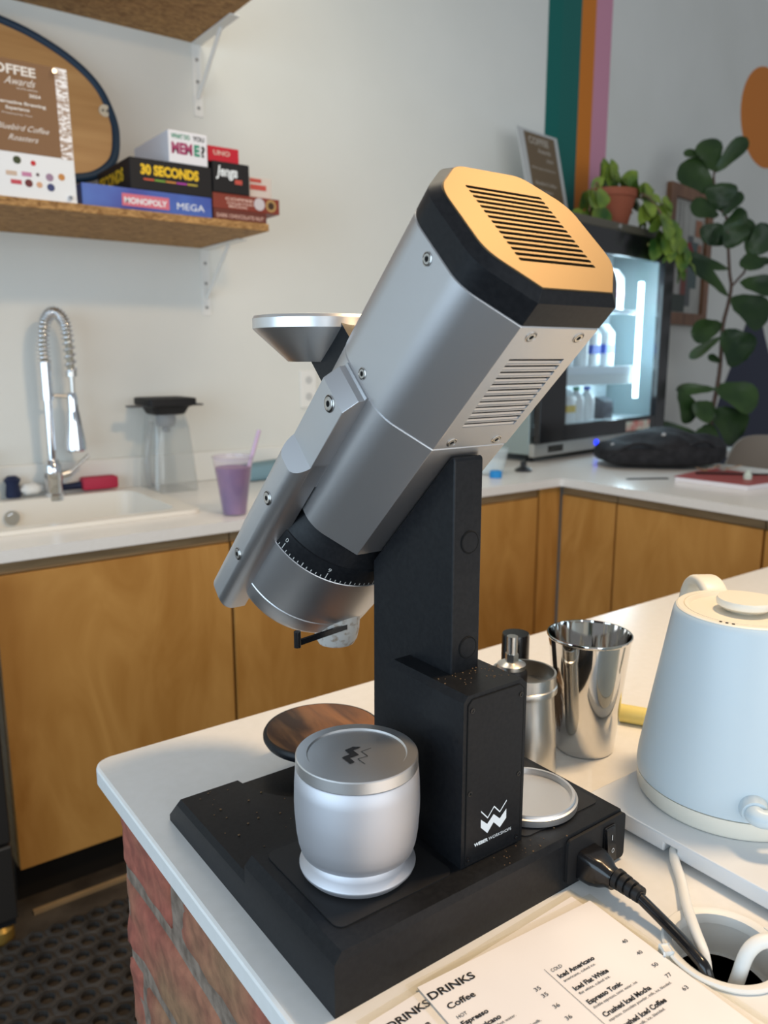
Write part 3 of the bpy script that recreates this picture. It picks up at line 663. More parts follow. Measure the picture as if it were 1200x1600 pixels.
def pcl(cx, cy, cz, sx, sy, sz, n, L, dirv):
    for _ in range(n):
        b = Vector((cx+rnd.uniform(-sx, sx), cy+rnd.uniform(-sy, sy), cz+rnd.uniform(-sz, sz)))
        d = (Vector(dirv)+Vector((rnd.uniform(-.8, .8), rnd.uniform(-.6, .3), rnd.uniform(-.6, .5)))).normalized()
        l = L*rnd.uniform(.7, 1.2); leaf(bm, b, b+d*l, l*.72, (rnd.uniform(-.6, .3), -1, rnd.uniform(.1, .9)), .2, .2, True)
pcl(-.06, 0, .17, .07, .06, .03, 13, .085, (-.1, -.1, .8))
pcl(.05, 0, .17, .05, .06, .02, 9, .085, (.3, -.1, .6))
pcl(-.17, -.02, .10, .06, .05, .045, 9, .10, (-.5, -.2, -.7))
pcl(-.20, -.02, .03, .05, .05, .02, 5, .085, (-.2, -.2, -.9))
pcl(.14, -.03, .15, .05, .06, .03, 12, .10, (.4, -.2, -.2))
pcl(.17, -.12, .08, .05, .04, .05, 14, .10, (.4, -.2, -.6))
pcl(.16, -.19, .00, .05, .03, .06, 16, .10, (.2, -.2, -.9))
pcl(.23, -.19, -.05, .06, .03, .05, 12, .09, (.3, -.2, -.8))
pcl(.30, -.20, -.11, .04, .03, .05, 6, .08, (.1, -.2, -.9))
obj('foliage', bm, M['pothos'], po, 60, world=False)
bs.free()
for path in ([(-.08, 0, .13), (-.13, -.01, .17), (-.18, -.02, .10), (-.21, -.03, .04)], [(.08, 0, .13), (.14, -.08, .15), (.16, -.17, .05), (.17, -.19, -.04)], [(.09, -.02, .13), (.18, -.12, .13), (.25, -.19, -.0), (.32, -.20, -.15)]):
    bs = B(); tube(bs, spline(path, 6), .004, 6); obj('stem', bs, P('pothos_stem', (.25, .16, .10), .6), po, 60, world=False)
bm = B(); leaf(bm, (.36, -.20, -.06), (.44, -.20, -.075), .05, (0, -1, .4), .1, .2, True); obj('dead_leaf', bm, flat('leaf_red', (.20, .03, .03)), po, 60, world=False)

# framed picture on the far wall
pf = thing('picture_frame', 'brown wooden framed picture on the far wall beside the fridge', 'picture', onw(1.3, 1.86, .012), ALW)
def wbox(name, t0, t1, z0, z1, o0, o1, mat, parent):
    bm = B(); prism(bm, [(t0-1.3, z0-1.86), (t1-1.3, z0-1.86), (t1-1.3, z1-1.86), (t0-1.3, z1-1.86)], o0, o1, lambda a, b, h: Vector((a, -h+.012, b))); return obj(name, bm, mat, parent, world=False)
for a in ((1.03, 1.56, 2.16, 2.225), (1.03, 1.56, 1.495, 1.56), (1.03, 1.095, 1.56, 2.16), (1.495, 1.56, 1.56, 2.16)): wbox('frame_side', *a, .001, .03, M['woodframe'], pf)
pr = wbox('print', 1.095, 1.495, 1.56, 2.16, .001, .010, noise_col(P('print_paper', (.5, .5, .46), .5), (.36, .36, .33), (.52, .52, .48), 12, 2, (9, 9, .5)), pf)
for i, (t0, t1, z0, z1, c) in enumerate([(1.12, 1.135, 1.86, 2.14, (.10, .09, .08)), (1.17, 1.18, 1.9, 2.14, (.12, .1, .09)), (1.22, 1.225, 1.88, 2.14, (.15, .12, .1)), (1.12, 1.24, 1.62, 1.84, (.22, .19, .18)), (1.24, 1.30, 1.60, 1.9, (.20, .05, .035)), (1.10, 1.30, 1.565, 1.66, (.04, .055, .045)), (1.30, 1.36, 1.6, 1.98, (.11, .12, .12)), (1.33, 1.43, 1.7, 1.95, (.08, .12, .12)), (1.38, 1.46, 1.98, 2.07, (.36, .16, .09)), (1.42, 1.47, 1.88, 1.94, (.34, .15, .1)), (1.16, 1.22, 1.66, 1.80, (.45, .44, .42))]):
    wbox('printed_block', t0, t1, z0, z1, .0101+.0002*i, .0104+.0002*i, flat('print%d' % i, c), pf)

# fiddle-leaf fig: metric positions in a frame turned to the room (r = right, u = up, d = deeper)
FG0 = Vector((3.76, 2.295, 0))
RV = Vector((sin(YAW), -cos(YAW), 0)); HV = Vector((cos(YAW), sin(YAW), 0))
fg = thing('fiddle_leaf_fig', 'tall fiddle-leaf fig standing behind the black bag', 'plant', FG0)
def fgp(r, z, d=0.0): return RV*r + Vector((0, 0, z)) + HV*d
STEM = [(-.011, .35), (-.011, .73), (-.02, .927), (-.021, 1.025), (-.002, 1.194), (.002, 1.305), (0, 1.467), (.018, 1.574), (.026, 1.657), (.013, 1.72), (-.003, 1.834), (-.024, 1.979), (-.068, 2.032), (-.1, 2.163), (-.086, 2.218)]
BRANCH = [(.027, 1.657), (.062, 1.699), (.084, 1.726), (.096, 1.771), (.1, 1.801)]
LEAVES = [(-.096, 2.189, -.159, 2.329, .116), (-.153, 2.252, -.249, 2.278, .039), (-.096, 2.183, .015, 2.326, .065), (-.098, 2.09, -.258, 2.223, .116), (-.06, 2.009, -.076, 2.131, .116), (-.046, 1.985, .031, 2.093, .052), (-.065, 1.988, -.207, 2.032, .084), (-.022, 1.95, .046, 1.997, .065), (-.032, 1.964, .048, 1.855, .104), (-.037, 1.944, -.131, 1.879, .084), (-.049, 1.944, -.035, 1.849, .11), (.005, 1.738, -.291, 1.816, .065), (.012, 1.611, -.179, 1.777, .065), (.094, 1.801, .087, 1.982, .065), (.099, 1.807, .197, 1.926, .116), (.105, 1.816, .093, 1.735, .091), (.113, 1.789, .175, 1.765, .032), (.063, 1.678, .226, 1.65, .084), (.023, 1.602, .208, 1.497, .136), (-.002, 1.473, -.173, 1.429, .091), (-.003, 1.448, .13, 1.305, .149), (-.007, 1.417, -.152, 1.317, .042), (.003, 1.292, -.085, 1.323, .029), (-.012, 1.159, -.205, 1.159, .049), (-.199, 1.166, -.106, .992, .091), (-.016, 1.089, -.111, 1.025, .097), (-.019, 1.172, .181, 1.089, .129), (-.017, 1.057, .156, .927, .149), (-.018, .986, -.075, .888, .097), (-.092, .94, -.31, .992, .036), (-.082, .895, -.246, .901, .039)]
bm = B(); r5 = random.Random(5)
for i, (a, b, c, d, w) in enumerate(LEAVES):
    dd = r5.uniform(-.04, .04); ww = w*1.32
    nrm = -HV + RV*r5.uniform(-.35, .35) + Vector((0, 0, r5.uniform(-.1, .5)))
    leaf(bm, fgp(a, b, -.005), fgp(c, d, -.03+dd), ww, nrm, .06 if i % 3 else .14, .22)
obj('foliage', bm, M['leaf'], fg, 60, world=False)
bm = B(); tube(bm, spline([fgp(a, b) for a, b in STEM], 4), [.013-.008*i/56 for i in range(57)], 8); tube(bm, spline([fgp(a, b) for a, b in BRANCH], 4), .0055, 8)
obj('trunk', bm, M['stem'], fg, 60, world=False)
bm = B(); lathe(bm, [(.13, 0), (.135, .005), (.17, .33), (.175, .36), (.160, .36), (.155, .33), (0, .33)], seg=40); obj('pot', bm, flat('pot_grey', (.2, .2, .2)), fg, 40, world=False)

# ================================================================== ON THE RIGHT-HAND WORKTOP
bg_ = thing('cloth_bag', 'black soft cloth bag lying on the worktop in front of the fridge', 'bag', (2.72, 1.89, .9))
bm = B(); bmesh.ops.create_icosphere(bm, subdivisions=5, radius=1)
ca, sa = RV.x, RV.y
for v in bm.verts:
    x, y, z = v.co
    e = lambda q, p: math.copysign(abs(q)**p, q)
    x, y, z = e(x, .72), e(y, .7), e(z, .6)
    h = .066*(1-.28*max(0, -x-.25)**1.0)*(1+.07*sin(5.2*x+1.3)+.05*sin(9*x*y+2)+.04*sin(11*x+7*y))
    lx = x*.245; ly = y*.155*(1+.06*sin(6*x+1)); lz = h + z*h
    lz *= 1 - .12*abs(y)
    v.co = Vector((2.72, 1.89, .9005)) + RV*lx + HV*ly + Vector((0, 0, max(lz, 0)))
obj('body', bm, M['bagcloth'], bg_, 60)
bm = B(); tube(bm, spline([Vector((2.72, 1.89, .9))+RV*a+HV*b+Vector((0, 0, c)) for a, b, c in ((-.23, -.10, .045), (-.13, -.14, .10), (.0, -.15, .075), (.12, -.14, .11), (.2, -.1, .06))], 8), .007, 8); obj('strap', bm, M['bagcloth'], bg_, 60)
bm = B()
for a, b, c in ((-.02, -.10, .128), (-.20, -.06, .085)): bmesh.ops.create_icosphere(bm, subdivisions=2, radius=.009, matrix=Matrix.Translation(Vector((2.72, 1.89, .9))+RV*a+HV*b+Vector((0, 0, c))))
obj('button', bm, flat('bag_button', (.4, .4, .4)), bg_, 60)
nb = thing('notebook', 'red-covered notebook lying on the right-hand worktop', 'notebook', (2.52, 1.48, .9))
NBP = [(2.405, 1.600), (2.425, 1.350), (2.66, 1.335), (2.70, 1.64)]
bm = B(); prism(bm, NBP, .9005, .9165); obj('pages', bm, M['pages'], nb)
bm = B(); prism(bm, [(2.402, 1.603), (2.422, 1.347), (2.663, 1.332), (2.703, 1.643)], .9168, .9195); obj('cover', bm, M['redcover'], nb)
bm = B(); tube(bm, [(2.50, 1.585, .9230), (2.64, 1.44, .9235)], .0035, 8); tube(bm, [(2.64, 1.44, .9235), (2.70, 1.39, .925)], .0030, 8)
tag(obj('pen', bm, M['black_matt'], smooth=40, origin=(2.57, 1.51, .92)), 'black pen lying across the red notebook', 'pen')
kc = thing('key_bunch', 'bunch of keys at the far corner of the red notebook', 'keys', (2.60, 1.60, .92))
rk = random.Random(3)
for i in range(5):
    bm = B(); a = rk.uniform(0, 2*pi); p = Vector((2.585+.018*i, 1.605-.012*i, .923+.006*(i % 3)))
    cyl(bm, p, p+Vector((0, 0, .003)), .011, .011, 14); box(bm, (-.004, 0, 0), (.004, .045, .0025), mx=Matrix.Translation(p) @ Matrix.Rotation(a, 4, 'Z') @ Matrix.Rotation(.25, 4, 'X'))
    obj('key', bm, flat('key_brass%d' % (i % 2), [(.35, .22, .12), (.32, .28, .24)][i % 2]), kc)
bm = B()
lathe(bm, [(.013, .9196), (.013, .935), (.008, .940), (.008, .95)], (2.535, 1.415, 0), 18); tag(obj('small_bottle', bm, flat('white_green', (.55, .65, .58)), smooth=40, origin=(2.535, 1.415, .9196)), 'tiny white-green bottle standing on the red notebook', 'bottle')
bm = B(); box(bm, (-.075, -.008, .9005), (.075, .008, .9035), .001, mx=Matrix.Translation((2.375, 1.69, 0)) @ Matrix.Rotation(radians(-30), 4, 'Z')); tag(obj('flat_ruler', bm, M['black_matt'], origin=(2.375, 1.69, .9)), 'thin black strip left of the red notebook', 'strip')
ch = thing('shell_chair', 'taupe shell chair behind the worktop at the right edge', 'chair', (3.42, 1.78, 0))
bm = B(); rows = []
for j in range(9):
    v = j/8; row = []
    for i in range(17):
        u = -1+i/8; wd = .24*(1-.16*max(0, v-.55)**2*5)
        edge = .055*abs(u)**3
        row.append(Vector((3.42, 1.80, .45)) + RV*(u*wd) + HV*(-.10*u*u + .10 - .04*v) + Vector((0, 0, .53*v*(1-.10*abs(u)**4))))
    rows.append(row)
R1 = rows; 
def sheet(bm, rows, th, dirv):
    F = [[bm.verts.new(p) for p in r] for r in rows]; K = [[bm.verts.new(p+dirv*th) for p in r] for r in rows]
    n, m = len(rows), len(rows[0])
    for j in range(n-1):
        for i in range(m-1):
            bm.faces.new((F[j][i], F[j][i+1], F[j+1][i+1], F[j+1][i])); bm.faces.new((K[j][i], K[j+1][i], K[j+1][i+1], K[j][i+1]))
    for j in range(n-1):
        for i in (0, m-1): bm.faces.new((F[j][i], F[j+1][i], K[j+1][i], K[j][i]))
    for i in range(m-1):
        for j in (0, n-1): bm.faces.new((F[j][i], F[j][i+1], K[j][i+1], K[j][i]))
sheet(bm, rows, .012, HV); obj('backrest', bm, M['taupe'], ch, 60)
bm = B(); box(bm, (-.22, -.24, .44), (.22, .20, .46), .03, 3, mx=Matrix.Translation((3.42, 1.78, 0)) @ Matrix.Rotation(YAW-pi/2, 4, 'Z')); obj('seat', bm, M['taupe'], ch, 50)
for a, b in ((-.19, -.17), (.19, -.17), (-.19, .14), (.19, .14)):
    bm = B(); cyl(bm, Vector((3.42, 1.78, .44))+RV*a*.8+HV*b*.8, Vector((3.42, 1.78, 0))+RV*a+HV*b, .015, .011, 12); obj('leg', bm, M['woodframe'], ch, 40)

# appliance at the far left
ap2 = thing('steel_appliance', 'dark stainless appliance at the left edge in front of the cabinets', 'appliance', (.0, 1.83, 0))
bm = B(); box(bm, (-.32, 1.803, .25), (.284, 1.873, .85), .004); obj('door', bm, M['darksteel'], ap2)
bm = B(); box(bm, (-.32, 1.800, .062), (.284, 1.873, .244), .004); obj('lower_panel', bm, M['darksteel'], ap2)
bm = B(); box(bm, (-.315, 1.815, .04), (.280, 1.87, .062)); obj('bottom_frame', bm, M['black_matt'], ap2)
for x in (.25, -.28):
    bm = B(); lathe(bm, [(.026, .0), (.028, .004), (.028, .03), (.018, .04)], (x, 1.835, 0), 20); obj('foot', bm, P('brass_foot', (.40, .25, .06), .4, .5), ap2, 40)

# ================================================================== THE ISLAND
IX, IY = .2115, .815
bm = B()
def isl(i): return rpoly([(IX+i, -1.2+i), (2.06-i, -1.2+i), (2.06-i, IY-i), (IX+i, IY-i)], [.01, .01, .01, .022-i], 8)
loft(bm, [[Vector((a, b, z)) for a, b in isl(i)] for i, z in ((.003, .8785), (0, .8815), (0, .8968), (.0009, .8990), (.0032, .9))])
it = obj('stone_countertop', bm, M['quartz'])
tag(it, 'white stone top of the brick island carrying the grinder', 'worktop')
bm = B(); cyl(bm, (.4974, .2646, .8), (.4974, .2646, 1.0), .0385, .0385, 64); cut(it, bm)
ib = thing('brick_plinth', 'red brick base under the white island top', 'brick base', (1.1, .1, 0))
bm = B(); 
for lo, hi in (((.2322, -1.15, 0), (.30, .784, .878)), ((.30, .70, 0), (2.0, .78, .878)), ((1.94, -1.15, 0), (2.0, .70, .878)), ((.30, -1.15, 0), (1.94, -1.09, .878)), ((.30, -1.09, .30), (1.94, .70, .34))): box(bm, lo, hi)
obj('mortar', bm, M['mortar'], ib)
bm = B(); rb = random.Random(21)
def brick(bm, lo, hi):
    t = B(); bmesh.ops.create_cube(t, size=1)
    bmesh.ops.subdivide_edges(t, edges=t.edges[:], cuts=9, use_grid_fill=True)
    s = Vector([hi[i]-lo[i] for i in range(3)]); c = Vector([(hi[i]+lo[i])/2 for i in range(3)]); sd = rb.uniform(0, 50)
    from mathutils import noise
    for v in t.verts:
        q = v.co.copy()
        # soft edges
        for i in range(3):
            o = [k for k in range(3) if k != i]
        p = Vector([q[i]*s[i] for i in range(3)])
        edge = [s[i]/2-abs(p[i]) for i in range(3)]
        near = sorted(edge)[1]
        if near < .008:
            for i in range(3):
                if edge[i] < .008: p[i] -= math.copysign((.008-near)*.45, p[i])
        w = c+p
        nn = noise.noise_vector(w*22+Vector((sd, 0, 0)))*.0042 + noise.noise_vector(w*70+Vector((0, sd, 0)))*.0018
        v.co = w + nn
    me = bpy.data.meshes.new('b'); t.to_mesh(me); t.free(); bm.from_mesh(me); bpy.data.meshes.remove(me)
courses = [(.790, .874, [.788, .650, .638, .402, .390, .150, .138, -.10]), (.690, .778, [.792, .525, .513, .27, .258, .02]), (.590, .678, [.790, .748, .736, .50, .488, .25, .238, .0]),
           (.490, .578, [.79, .60, .588, .35, .338, .1]), (.39, .478, [.788, .70, .688, .45, .438, .2]), (.29, .378, [.79, .60, .588, .35, .338, .1]), (.19, .278, [.788, .70, .688, .45, .438, .2]), (.09, .178, [.79, .6, .588, .35, .338, .1]), (.0, .078, [.788, .7, .688, .45, .438, .2])]
for z0, z1, ys in courses:
    for a, b in zip(ys[0::2], ys[1::2]): brick(bm, (.2285+rb.uniform(-.002, .002), b, z0), (.29, a, z1))
obj('bricks', bm, M['brick'], ib, 60)

# cable grommet
gm = thing('cable_grommet', 'round white cable grommet let into the island top', 'grommet', (.4974, .2646, .9))
bm = B(); lathe(bm, [(.0335, .869), (.0365, .869), (.0378, .90), (.0425, .9004), (.0430, .902), (.0415, .9035), (.0385, .9035), (.0355, .902), (.0345, .895)], (.4974, .2646, 0), 64, cap=False)
obj('ring', bm, M['whiteplastic'], gm, 40)
for ang in (150, -15):
    a = radians(ang); bm = B(); box(bm, (.0405, -.004, .9003), (.0465, .004, .9045), .0012, mx=Matrix.Translation((.4974, .2646, 0)) @ Matrix.Rotation(a, 4, 'Z')); obj('tab', bm, M['whiteplastic'], gm, 40)

# menus
def menu(label, TL, ang, w, h, z, lines, rule=None):
    c, s = cos(radians(ang)), sin(radians(ang))
    ud, vd = Vector((c, s, 0)), Vector((s, -c, 0))
    P0 = Vector((*TL, 0))
    pt = lambda u, v, zz: P0+ud*u+vd*v+Vector((0, 0, zz))
    t = thing('drinks_menu', label, 'menu', P0+Vector((0, 0, z)))
    bm = B(); prism(bm, [(0, 0), (w, 0), (w, h), (0, h)], z+.0003, z+.0009, lambda a, b, k: pt(a, b, k)); obj('sheet', bm, M['paper'], t)
    m = .006
    bm = B(); oo = [(-m, -m), (w+m, -m), (w+m, h+m), (-m, h+m)]; ii = [(0, 0), (w, 0), (w, h), (0, h)]
    loft(bm, [[pt(a, b, z+.0003) for a, b in ii], [pt(a, b, z+.0003) for a, b in oo], [pt(a, b, z+.0010) for a, b in oo], [pt(a, b, z+.0010) for a, b in ii], [pt(a, b, z+.0003) for a, b in ii]], cap=False); obj('laminate', bm, M['film'], t)
    L = [(x, pt(u, v, z+.00125), ud, -vd, wd, cap, bo, 0) for x, u, v, wd, cap, bo in lines]
    bm = text_bm(L, 0)
    if rule:
        for u, v0, v1 in rule: poly_face(bm, [pt(u, v0, z+.00125), pt(u+.0003, v0, z+.00125), pt(u+.0003, v1, z+.00125), pt(u, v1, z+.00125)])
    obj('printed_text', bm, M['black_ink'], t)
    return t
menu('lower laminated drinks menu, half covered by the other one', (.2525, .3618), 1.6, .200, .26, .9003,
     [('DRINKS', .0075, .0135, .034, .0058, .02), ('Coffee', .009, .0255, .022, .0044, .02), ('HOT', .009, .034, .008, .0026, 0)])
menu('upper laminated drinks menu lying on top', (.2953, .3655), -3.9, .164, .30, .9016,
     [('DRINKS', .0016, .0143, .0375, .0060, .02), ('Coffee', .0070, .0270, .0220, .0047, .02), ('HOT', .0072, .0360, .0078, .0027, 0),
      ('Espresso', .0065, .0422, .021, .0036, .03), ('Americano', .0065, .0500, .025, .0036, .03), ('espresso and hot water.', .0065, .0540, .034, .0021, 0), ('Flat White', .0065, .0615, .025, .0036, .03), ('double espresso, steamed milk.', .0065, .0655, .045, .0021, 0), ('Cappuccino', .0065, .073, .028, .0036, .03), ('Mocha', .0065, .085, .017, .0036, .03),
      ('35', .0650, .0460, .0048, .0031, 0), ('35', .0655, .0525, .0048, .0031, 0), ('36', .0655, .0632, .0048, .0031, 0), ('36', .0655, .0743, .0048, .0031, 0), ('38', .0655, .086, .0048, .0031, 0),
      ('COLD', .0865, .0390, .0098, .0027, 0),
      ('Iced Americano', .0872, .0460, .0335, .0037, .03), ('americano, cubed ice.', .0872, .0500, .030, .0021, 0),
      ('Iced Flat White', .0880, .0595, .0320, .0037, .03), ('flat white, cubed ice.', .0880, .0635, .029, .0021, 0),
      ('Espresso Tonic', .0872, .0727, .0315, .0037, .03), ('double espresso, tonic water, ice.', .0872, .0768, .042, .0021, 0),
      ('Crushed Iced Mocha', .0880, .0855, .0445, .0037, .03), ('espresso, chocolate powder, milk, ice, blended.', .0880, .0895, .060, .0021, 0),
      ('Crushed Iced Coffee', .0880, .0980, .0445, .0037, .03), ('espresso, milk, ice, blended.', .0880, .1020, .038, .0021, 0),
      ('40', .1495, .0467, .0048, .0031, 0), ('40', .1495, .0600, .0048, .0031, 0), ('50', .1495, .0737, .0048, .0031, 0), ('77', .1495, .0850, .0048, .0031, 0), ('63', .1495, .0985, .0048, .0031, 0)],
     [(.0832, .034, .14)])

# white slab and kettle
ws = thing('power_stand', 'white square electric base under the kettle', 'base', (.67, .32, .9))
bm = B(); prism(bm, rrect(.5575, .19, .80, .4405, .006), .9045, .9195); 
sl = obj('slab', bm, M['scale'], ws)
bm = B(); box(bm, (.555, .345, .9), (.568, .357, .9125)); cut(sl, bm)
md = sl.modifiers.new('bevel', 'BEVEL'); md.width = .0015; md.segments = 2; md.limit_method = 'ANGLE'; md.angle_limit = radians(50)
for x, y in ((.575, .21), (.785, .21), (.575, .42), (.785, .42)):
    bm = B(); cyl(bm, (x, y, .9), (x, y, .9046), .009, .009, 16); obj('foot', bm, M['rubber'], ws, 40)
KX, KY = .6644, .3634
kt = thing('gooseneck_kettle', 'pale blue electric gooseneck kettle at the right edge', 'kettle', (KX, KY, .92))
bm = B(); lathe(bm, [(.070, .9200), (.0785, .9202), (.0815, .924), (.0822, .9375)], (KX, KY, 0), 96); obj('base_ring', bm, M['kettle_cream'], kt, 40)
bm = B(); lathe(bm, [(.0800, .9378), (.0822, .9385), (.0828, .944), (.082, .955), (.0600, 1.092), (.0590, 1.0965), (.0575, 1.0985)], (KX, KY, 0), 96, cap=False); obj('body', bm, M['kettle'], kt, 40)
bm = B(); lathe(bm, [(.0577, 1.0970), (.0575, 1.0990), (.0560, 1.1000), (.0510, 1.1000), (.0505, 1.0988), (.0500, 1.1000), (.0485, 1.0998), (.044, 1.0955), (.0, 1.0950)], (KX, KY, 0), 96); lid = obj('lid', bm, M['kettle_cream'], kt, 30)
bm = B(); lathe(bm, [(.012, 1.095), (.012, 1.099), (.019, 1.0995), (.0235, 1.103), (.0240, 1.1065), (.0228, 1.109), (.0, 1.1095)], (KX, KY, 0), 48); obj('lid_knob', bm, M['kettle_cream'], lid, 40)
bm = B()
for k in range(3):
    a = radians(190+k*5.5); x, y = KX+.0535*cos(a), KY+.0535*sin(a); cyl(bm, (x, y, 1.0998), (x, y, 1.1003), .0013, .0013, 12)
obj('vent_dots', bm, M['cavity'], lid)
def rad_(deg, r, z): a = radians(deg); return Vector((KX+r*cos(a), KY+r*sin(a), z))
bm = B()
hp = [rad_(57, .048, 1.088), rad_(57, .060, 1.099), rad_(57, .074, 1.1035), rad_(57, .090, 1.100), rad_(57, .103, 1.085), rad_(57, .110, 1.05), rad_(57, .110, 1.0), rad_(57, .102, .965)]
pts = spline(hp, 8); side = Vector((-sin(radians(57)), cos(radians(57)), 0)); rings = []
for i, p in enumerate(pts):
    t = (pts[min(i+1, len(pts)-1)]-pts[max(i-1, 0)]).normalized(); n = t.cross(side).normalized()
    rings.append([p + side*a + n*b for a, b in rrect(-.0125, -.0050, .0125, .0050, .0045, 4)])
loft(bm, rings); obj('handle', bm, M['kettle_cream'], kt, 50)
bm = B(); 
SA = 223
s0 = rad_(SA, .0770, .952); s1 = rad_(SA, .0880, .951)
cyl(bm, s0, s1, .0125, .0105, 28); obj('spout_socket', bm, M['chrome'] if False else M['kettle'], kt, 40)
bm = B(); tube(bm, spline([s1-(s1-s0)*.4, s1+(s1-s0)*.25, s1+(s1-s0)*.7+RV*.008, s1+(s1-s0)*.9+RV*.03+Vector((0, 0, .002)), s1+(s1-s0)*1.0+RV*.075+Vector((0, 0, .03)), s1+(s1-s0)*1.2+RV*.095+Vector((0, 0, .09)), s1+(s1-s0)*1.6+RV*.115+Vector((0, 0, .13)), s1+(s1-s0)*2.0+RV*.150+Vector((0, 0, .135))], 8), [.0085-.0035*i/56 for i in range(57)], 16); obj('spout', bm, M['kettle'], kt, 60)
# cords
bm = B(); tube(bm, spline([(.585, .352, .909), (.566, .351, .9085), (.555, .345, .906), (.535, .325, .905), (.508, .302, .9075), (.487, .281, .9085), (.475, .266, .904), (.470, .259, .885), (.470, .257, .86), (.48, .26, .80)], 8), .0040, 12)
obj('cord', bm, M['whiteplastic'], ws, 60)
bm = B(); tube(bm, spline([(.49, .252, .80), (.487, .250, .87), (.4885, .2475, .895), (.496, .2455, .913), (.508, .2395, .919), (.525, .2280, .913), (.545, .215, .906), (.60, .165, .905), (.70, .10, .905)], 8), .0050, 12)
tag(obj('white_cable', bm, M['whiteplastic'], smooth=60, origin=(.52, .24, .9)), 'thick white cable arching out of the grommet at the right edge', 'cord')

# tins behind the grinder
bm = B(); lathe(bm, [(.0285, .9002), (.0305, .9010), (.0312, .9035), (.0432, 1.0265), (.0445, 1.0275), (.0450, 1.0290), (.0445, 1.0305), (.0432, 1.0305), (.0425, 1.0270), (.0300, .9055), (.0, .9050)], (.6582, .5275, 0), 96)
tag(obj('shaker_tin', bm, M['steel'], smooth=40, origin=(.6582, .5275, .9)), 'tall polished steel shaker tin left of the kettle', 'tin')
dc = thing('dosing_cup', 'brushed steel dosing cup with tools in it, behind the grinder', 'cup', (.5652, .533, .9))
bm = B(); lathe(bm, [(.0340, .9002), (.0355, .902), (.0358, .905), (.0350, .93), (.0325, .965), (.0310, .985), (.0312, .989)], (.5652, .533, 0), 80, cap=True); obj('body', bm, M['brushed'], dc, 40)
bm = B(); lathe(bm, [(.0312, .9885), (.0338, .9895), (.0342, .9925), (.0338, .9955), (.0325, .9965), (.0325, 1.0085), (.0302, 1.0085), (.0300, .9905)], (.5652, .533, 0), 80, cap=False); lathe(bm, [(.0300, .992), (0, .9915)], (.5652, .533, 0), 80, cap=False); obj('collar', bm, M['brushed'], dc, 40)
dt = thing('distribution_tool', 'small steel-handled tool standing in the dosing cup', 'tool', (.5705, .5385, .992))
tx, ty = .5545, .540
bm = B(); lathe(bm, [(.0145, .9925), (.0160, .9945), (.0160, 1.008), (.0140, 1.012)], (tx, ty, 0), 40); obj('rubber_ring', bm, M['rubber'], dt, 40)
bm = B(); lathe(bm, [(.0142, 1.0122), (.0142, 1.0165), (.0085, 1.0195), (.0062, 1.0200)], (tx, ty, 0), 40); cyl(bm, (tx, ty, 1.0195), (tx, ty, 1.0275), .0068, .0068, 6); cyl(bm, (tx, ty, 1.027), (tx, ty, 1.0455), .0052, .0055, 28); obj('steel_handle', bm, M['brushed'], dt, 40)
cb = thing('bristle_brush', 'round brown-bristled brush with black handle behind the dosing cup', 'brush', (.614, .593, .9))
bx_, by_ = .614, .593
rr_ = random.Random(4)
bm = B()
for k in range(520):
    a = rr_.uniform(0, 2*pi); r0 = .014*sqrt(rr_.random()); sp = .046*sqrt(rr_.random())
    p0 = Vector((bx_+r0*cos(a), by_+r0*sin(a), .966)); p1 = Vector((bx_+sp*cos(a), by_+sp*sin(a), .902+.012*rr_.random()*(sp/.046) + .03*max(0, sp-.03)/.016))
    tube(bm, [p0, p0.lerp(p1, .5)+Vector((0, 0, .006)), p1], [.0006, .0006, .0003], 3)
br_ = obj('bristles', bm, M['bristle'], cb); br_['kind'] = 'stuff'
bm = B(); lathe(bm, [(.0148, .958), (.0152, .962), (.0152, 1.018), (.0145, 1.021), (.0, 1.021)], (bx_, by_, 0), 36); obj('handle', bm, M['blackglossy'], cb, 40)
yt = thing('yellow_handle', 'pale yellow plastic handle lying behind the kettle', 'utensil', (.745, .535, .9))
y0_, y1_ = Vector((.7415, .5440, .9105)), Vector((.770, .494, .9105))
bm = B(); cyl(bm, y0_, y1_, .0105, .0105, 28); cyl(bm, y1_, y1_+(y1_-y0_).normalized()*.004, .0105, .007, 28); obj('grip', bm, M['yellow'], yt, 40)
bm = B(); q_ = y0_.lerp(y1_, .80)+Vector((-.0062, -.0050, .0066)); bmesh.ops.create_icosphere(bm, subdivisions=3, radius=.0036, matrix=Matrix.Translation(q_)); obj('rivet', bm, M['screw'], yt, 60)

# ================================================================== THE GRINDER
GR = thing('coffee_grinder', 'large tilted silver and black coffee grinder in the foreground', 'coffee grinder', (.3955, .50, .9))
HX, U0 = .394, -1.688/sqrt(2)
S2 = sqrt(.5)
def H(x, u, s):
    ut = U0+u
    return Vector((HX+x, -S2*(s+ut), S2*(s-ut)))
# --- base
def yz(x0, x1): return lambda a, b, h: Vector((h, a, b))
BX0, BX1 = .2375, .527
bm = B()
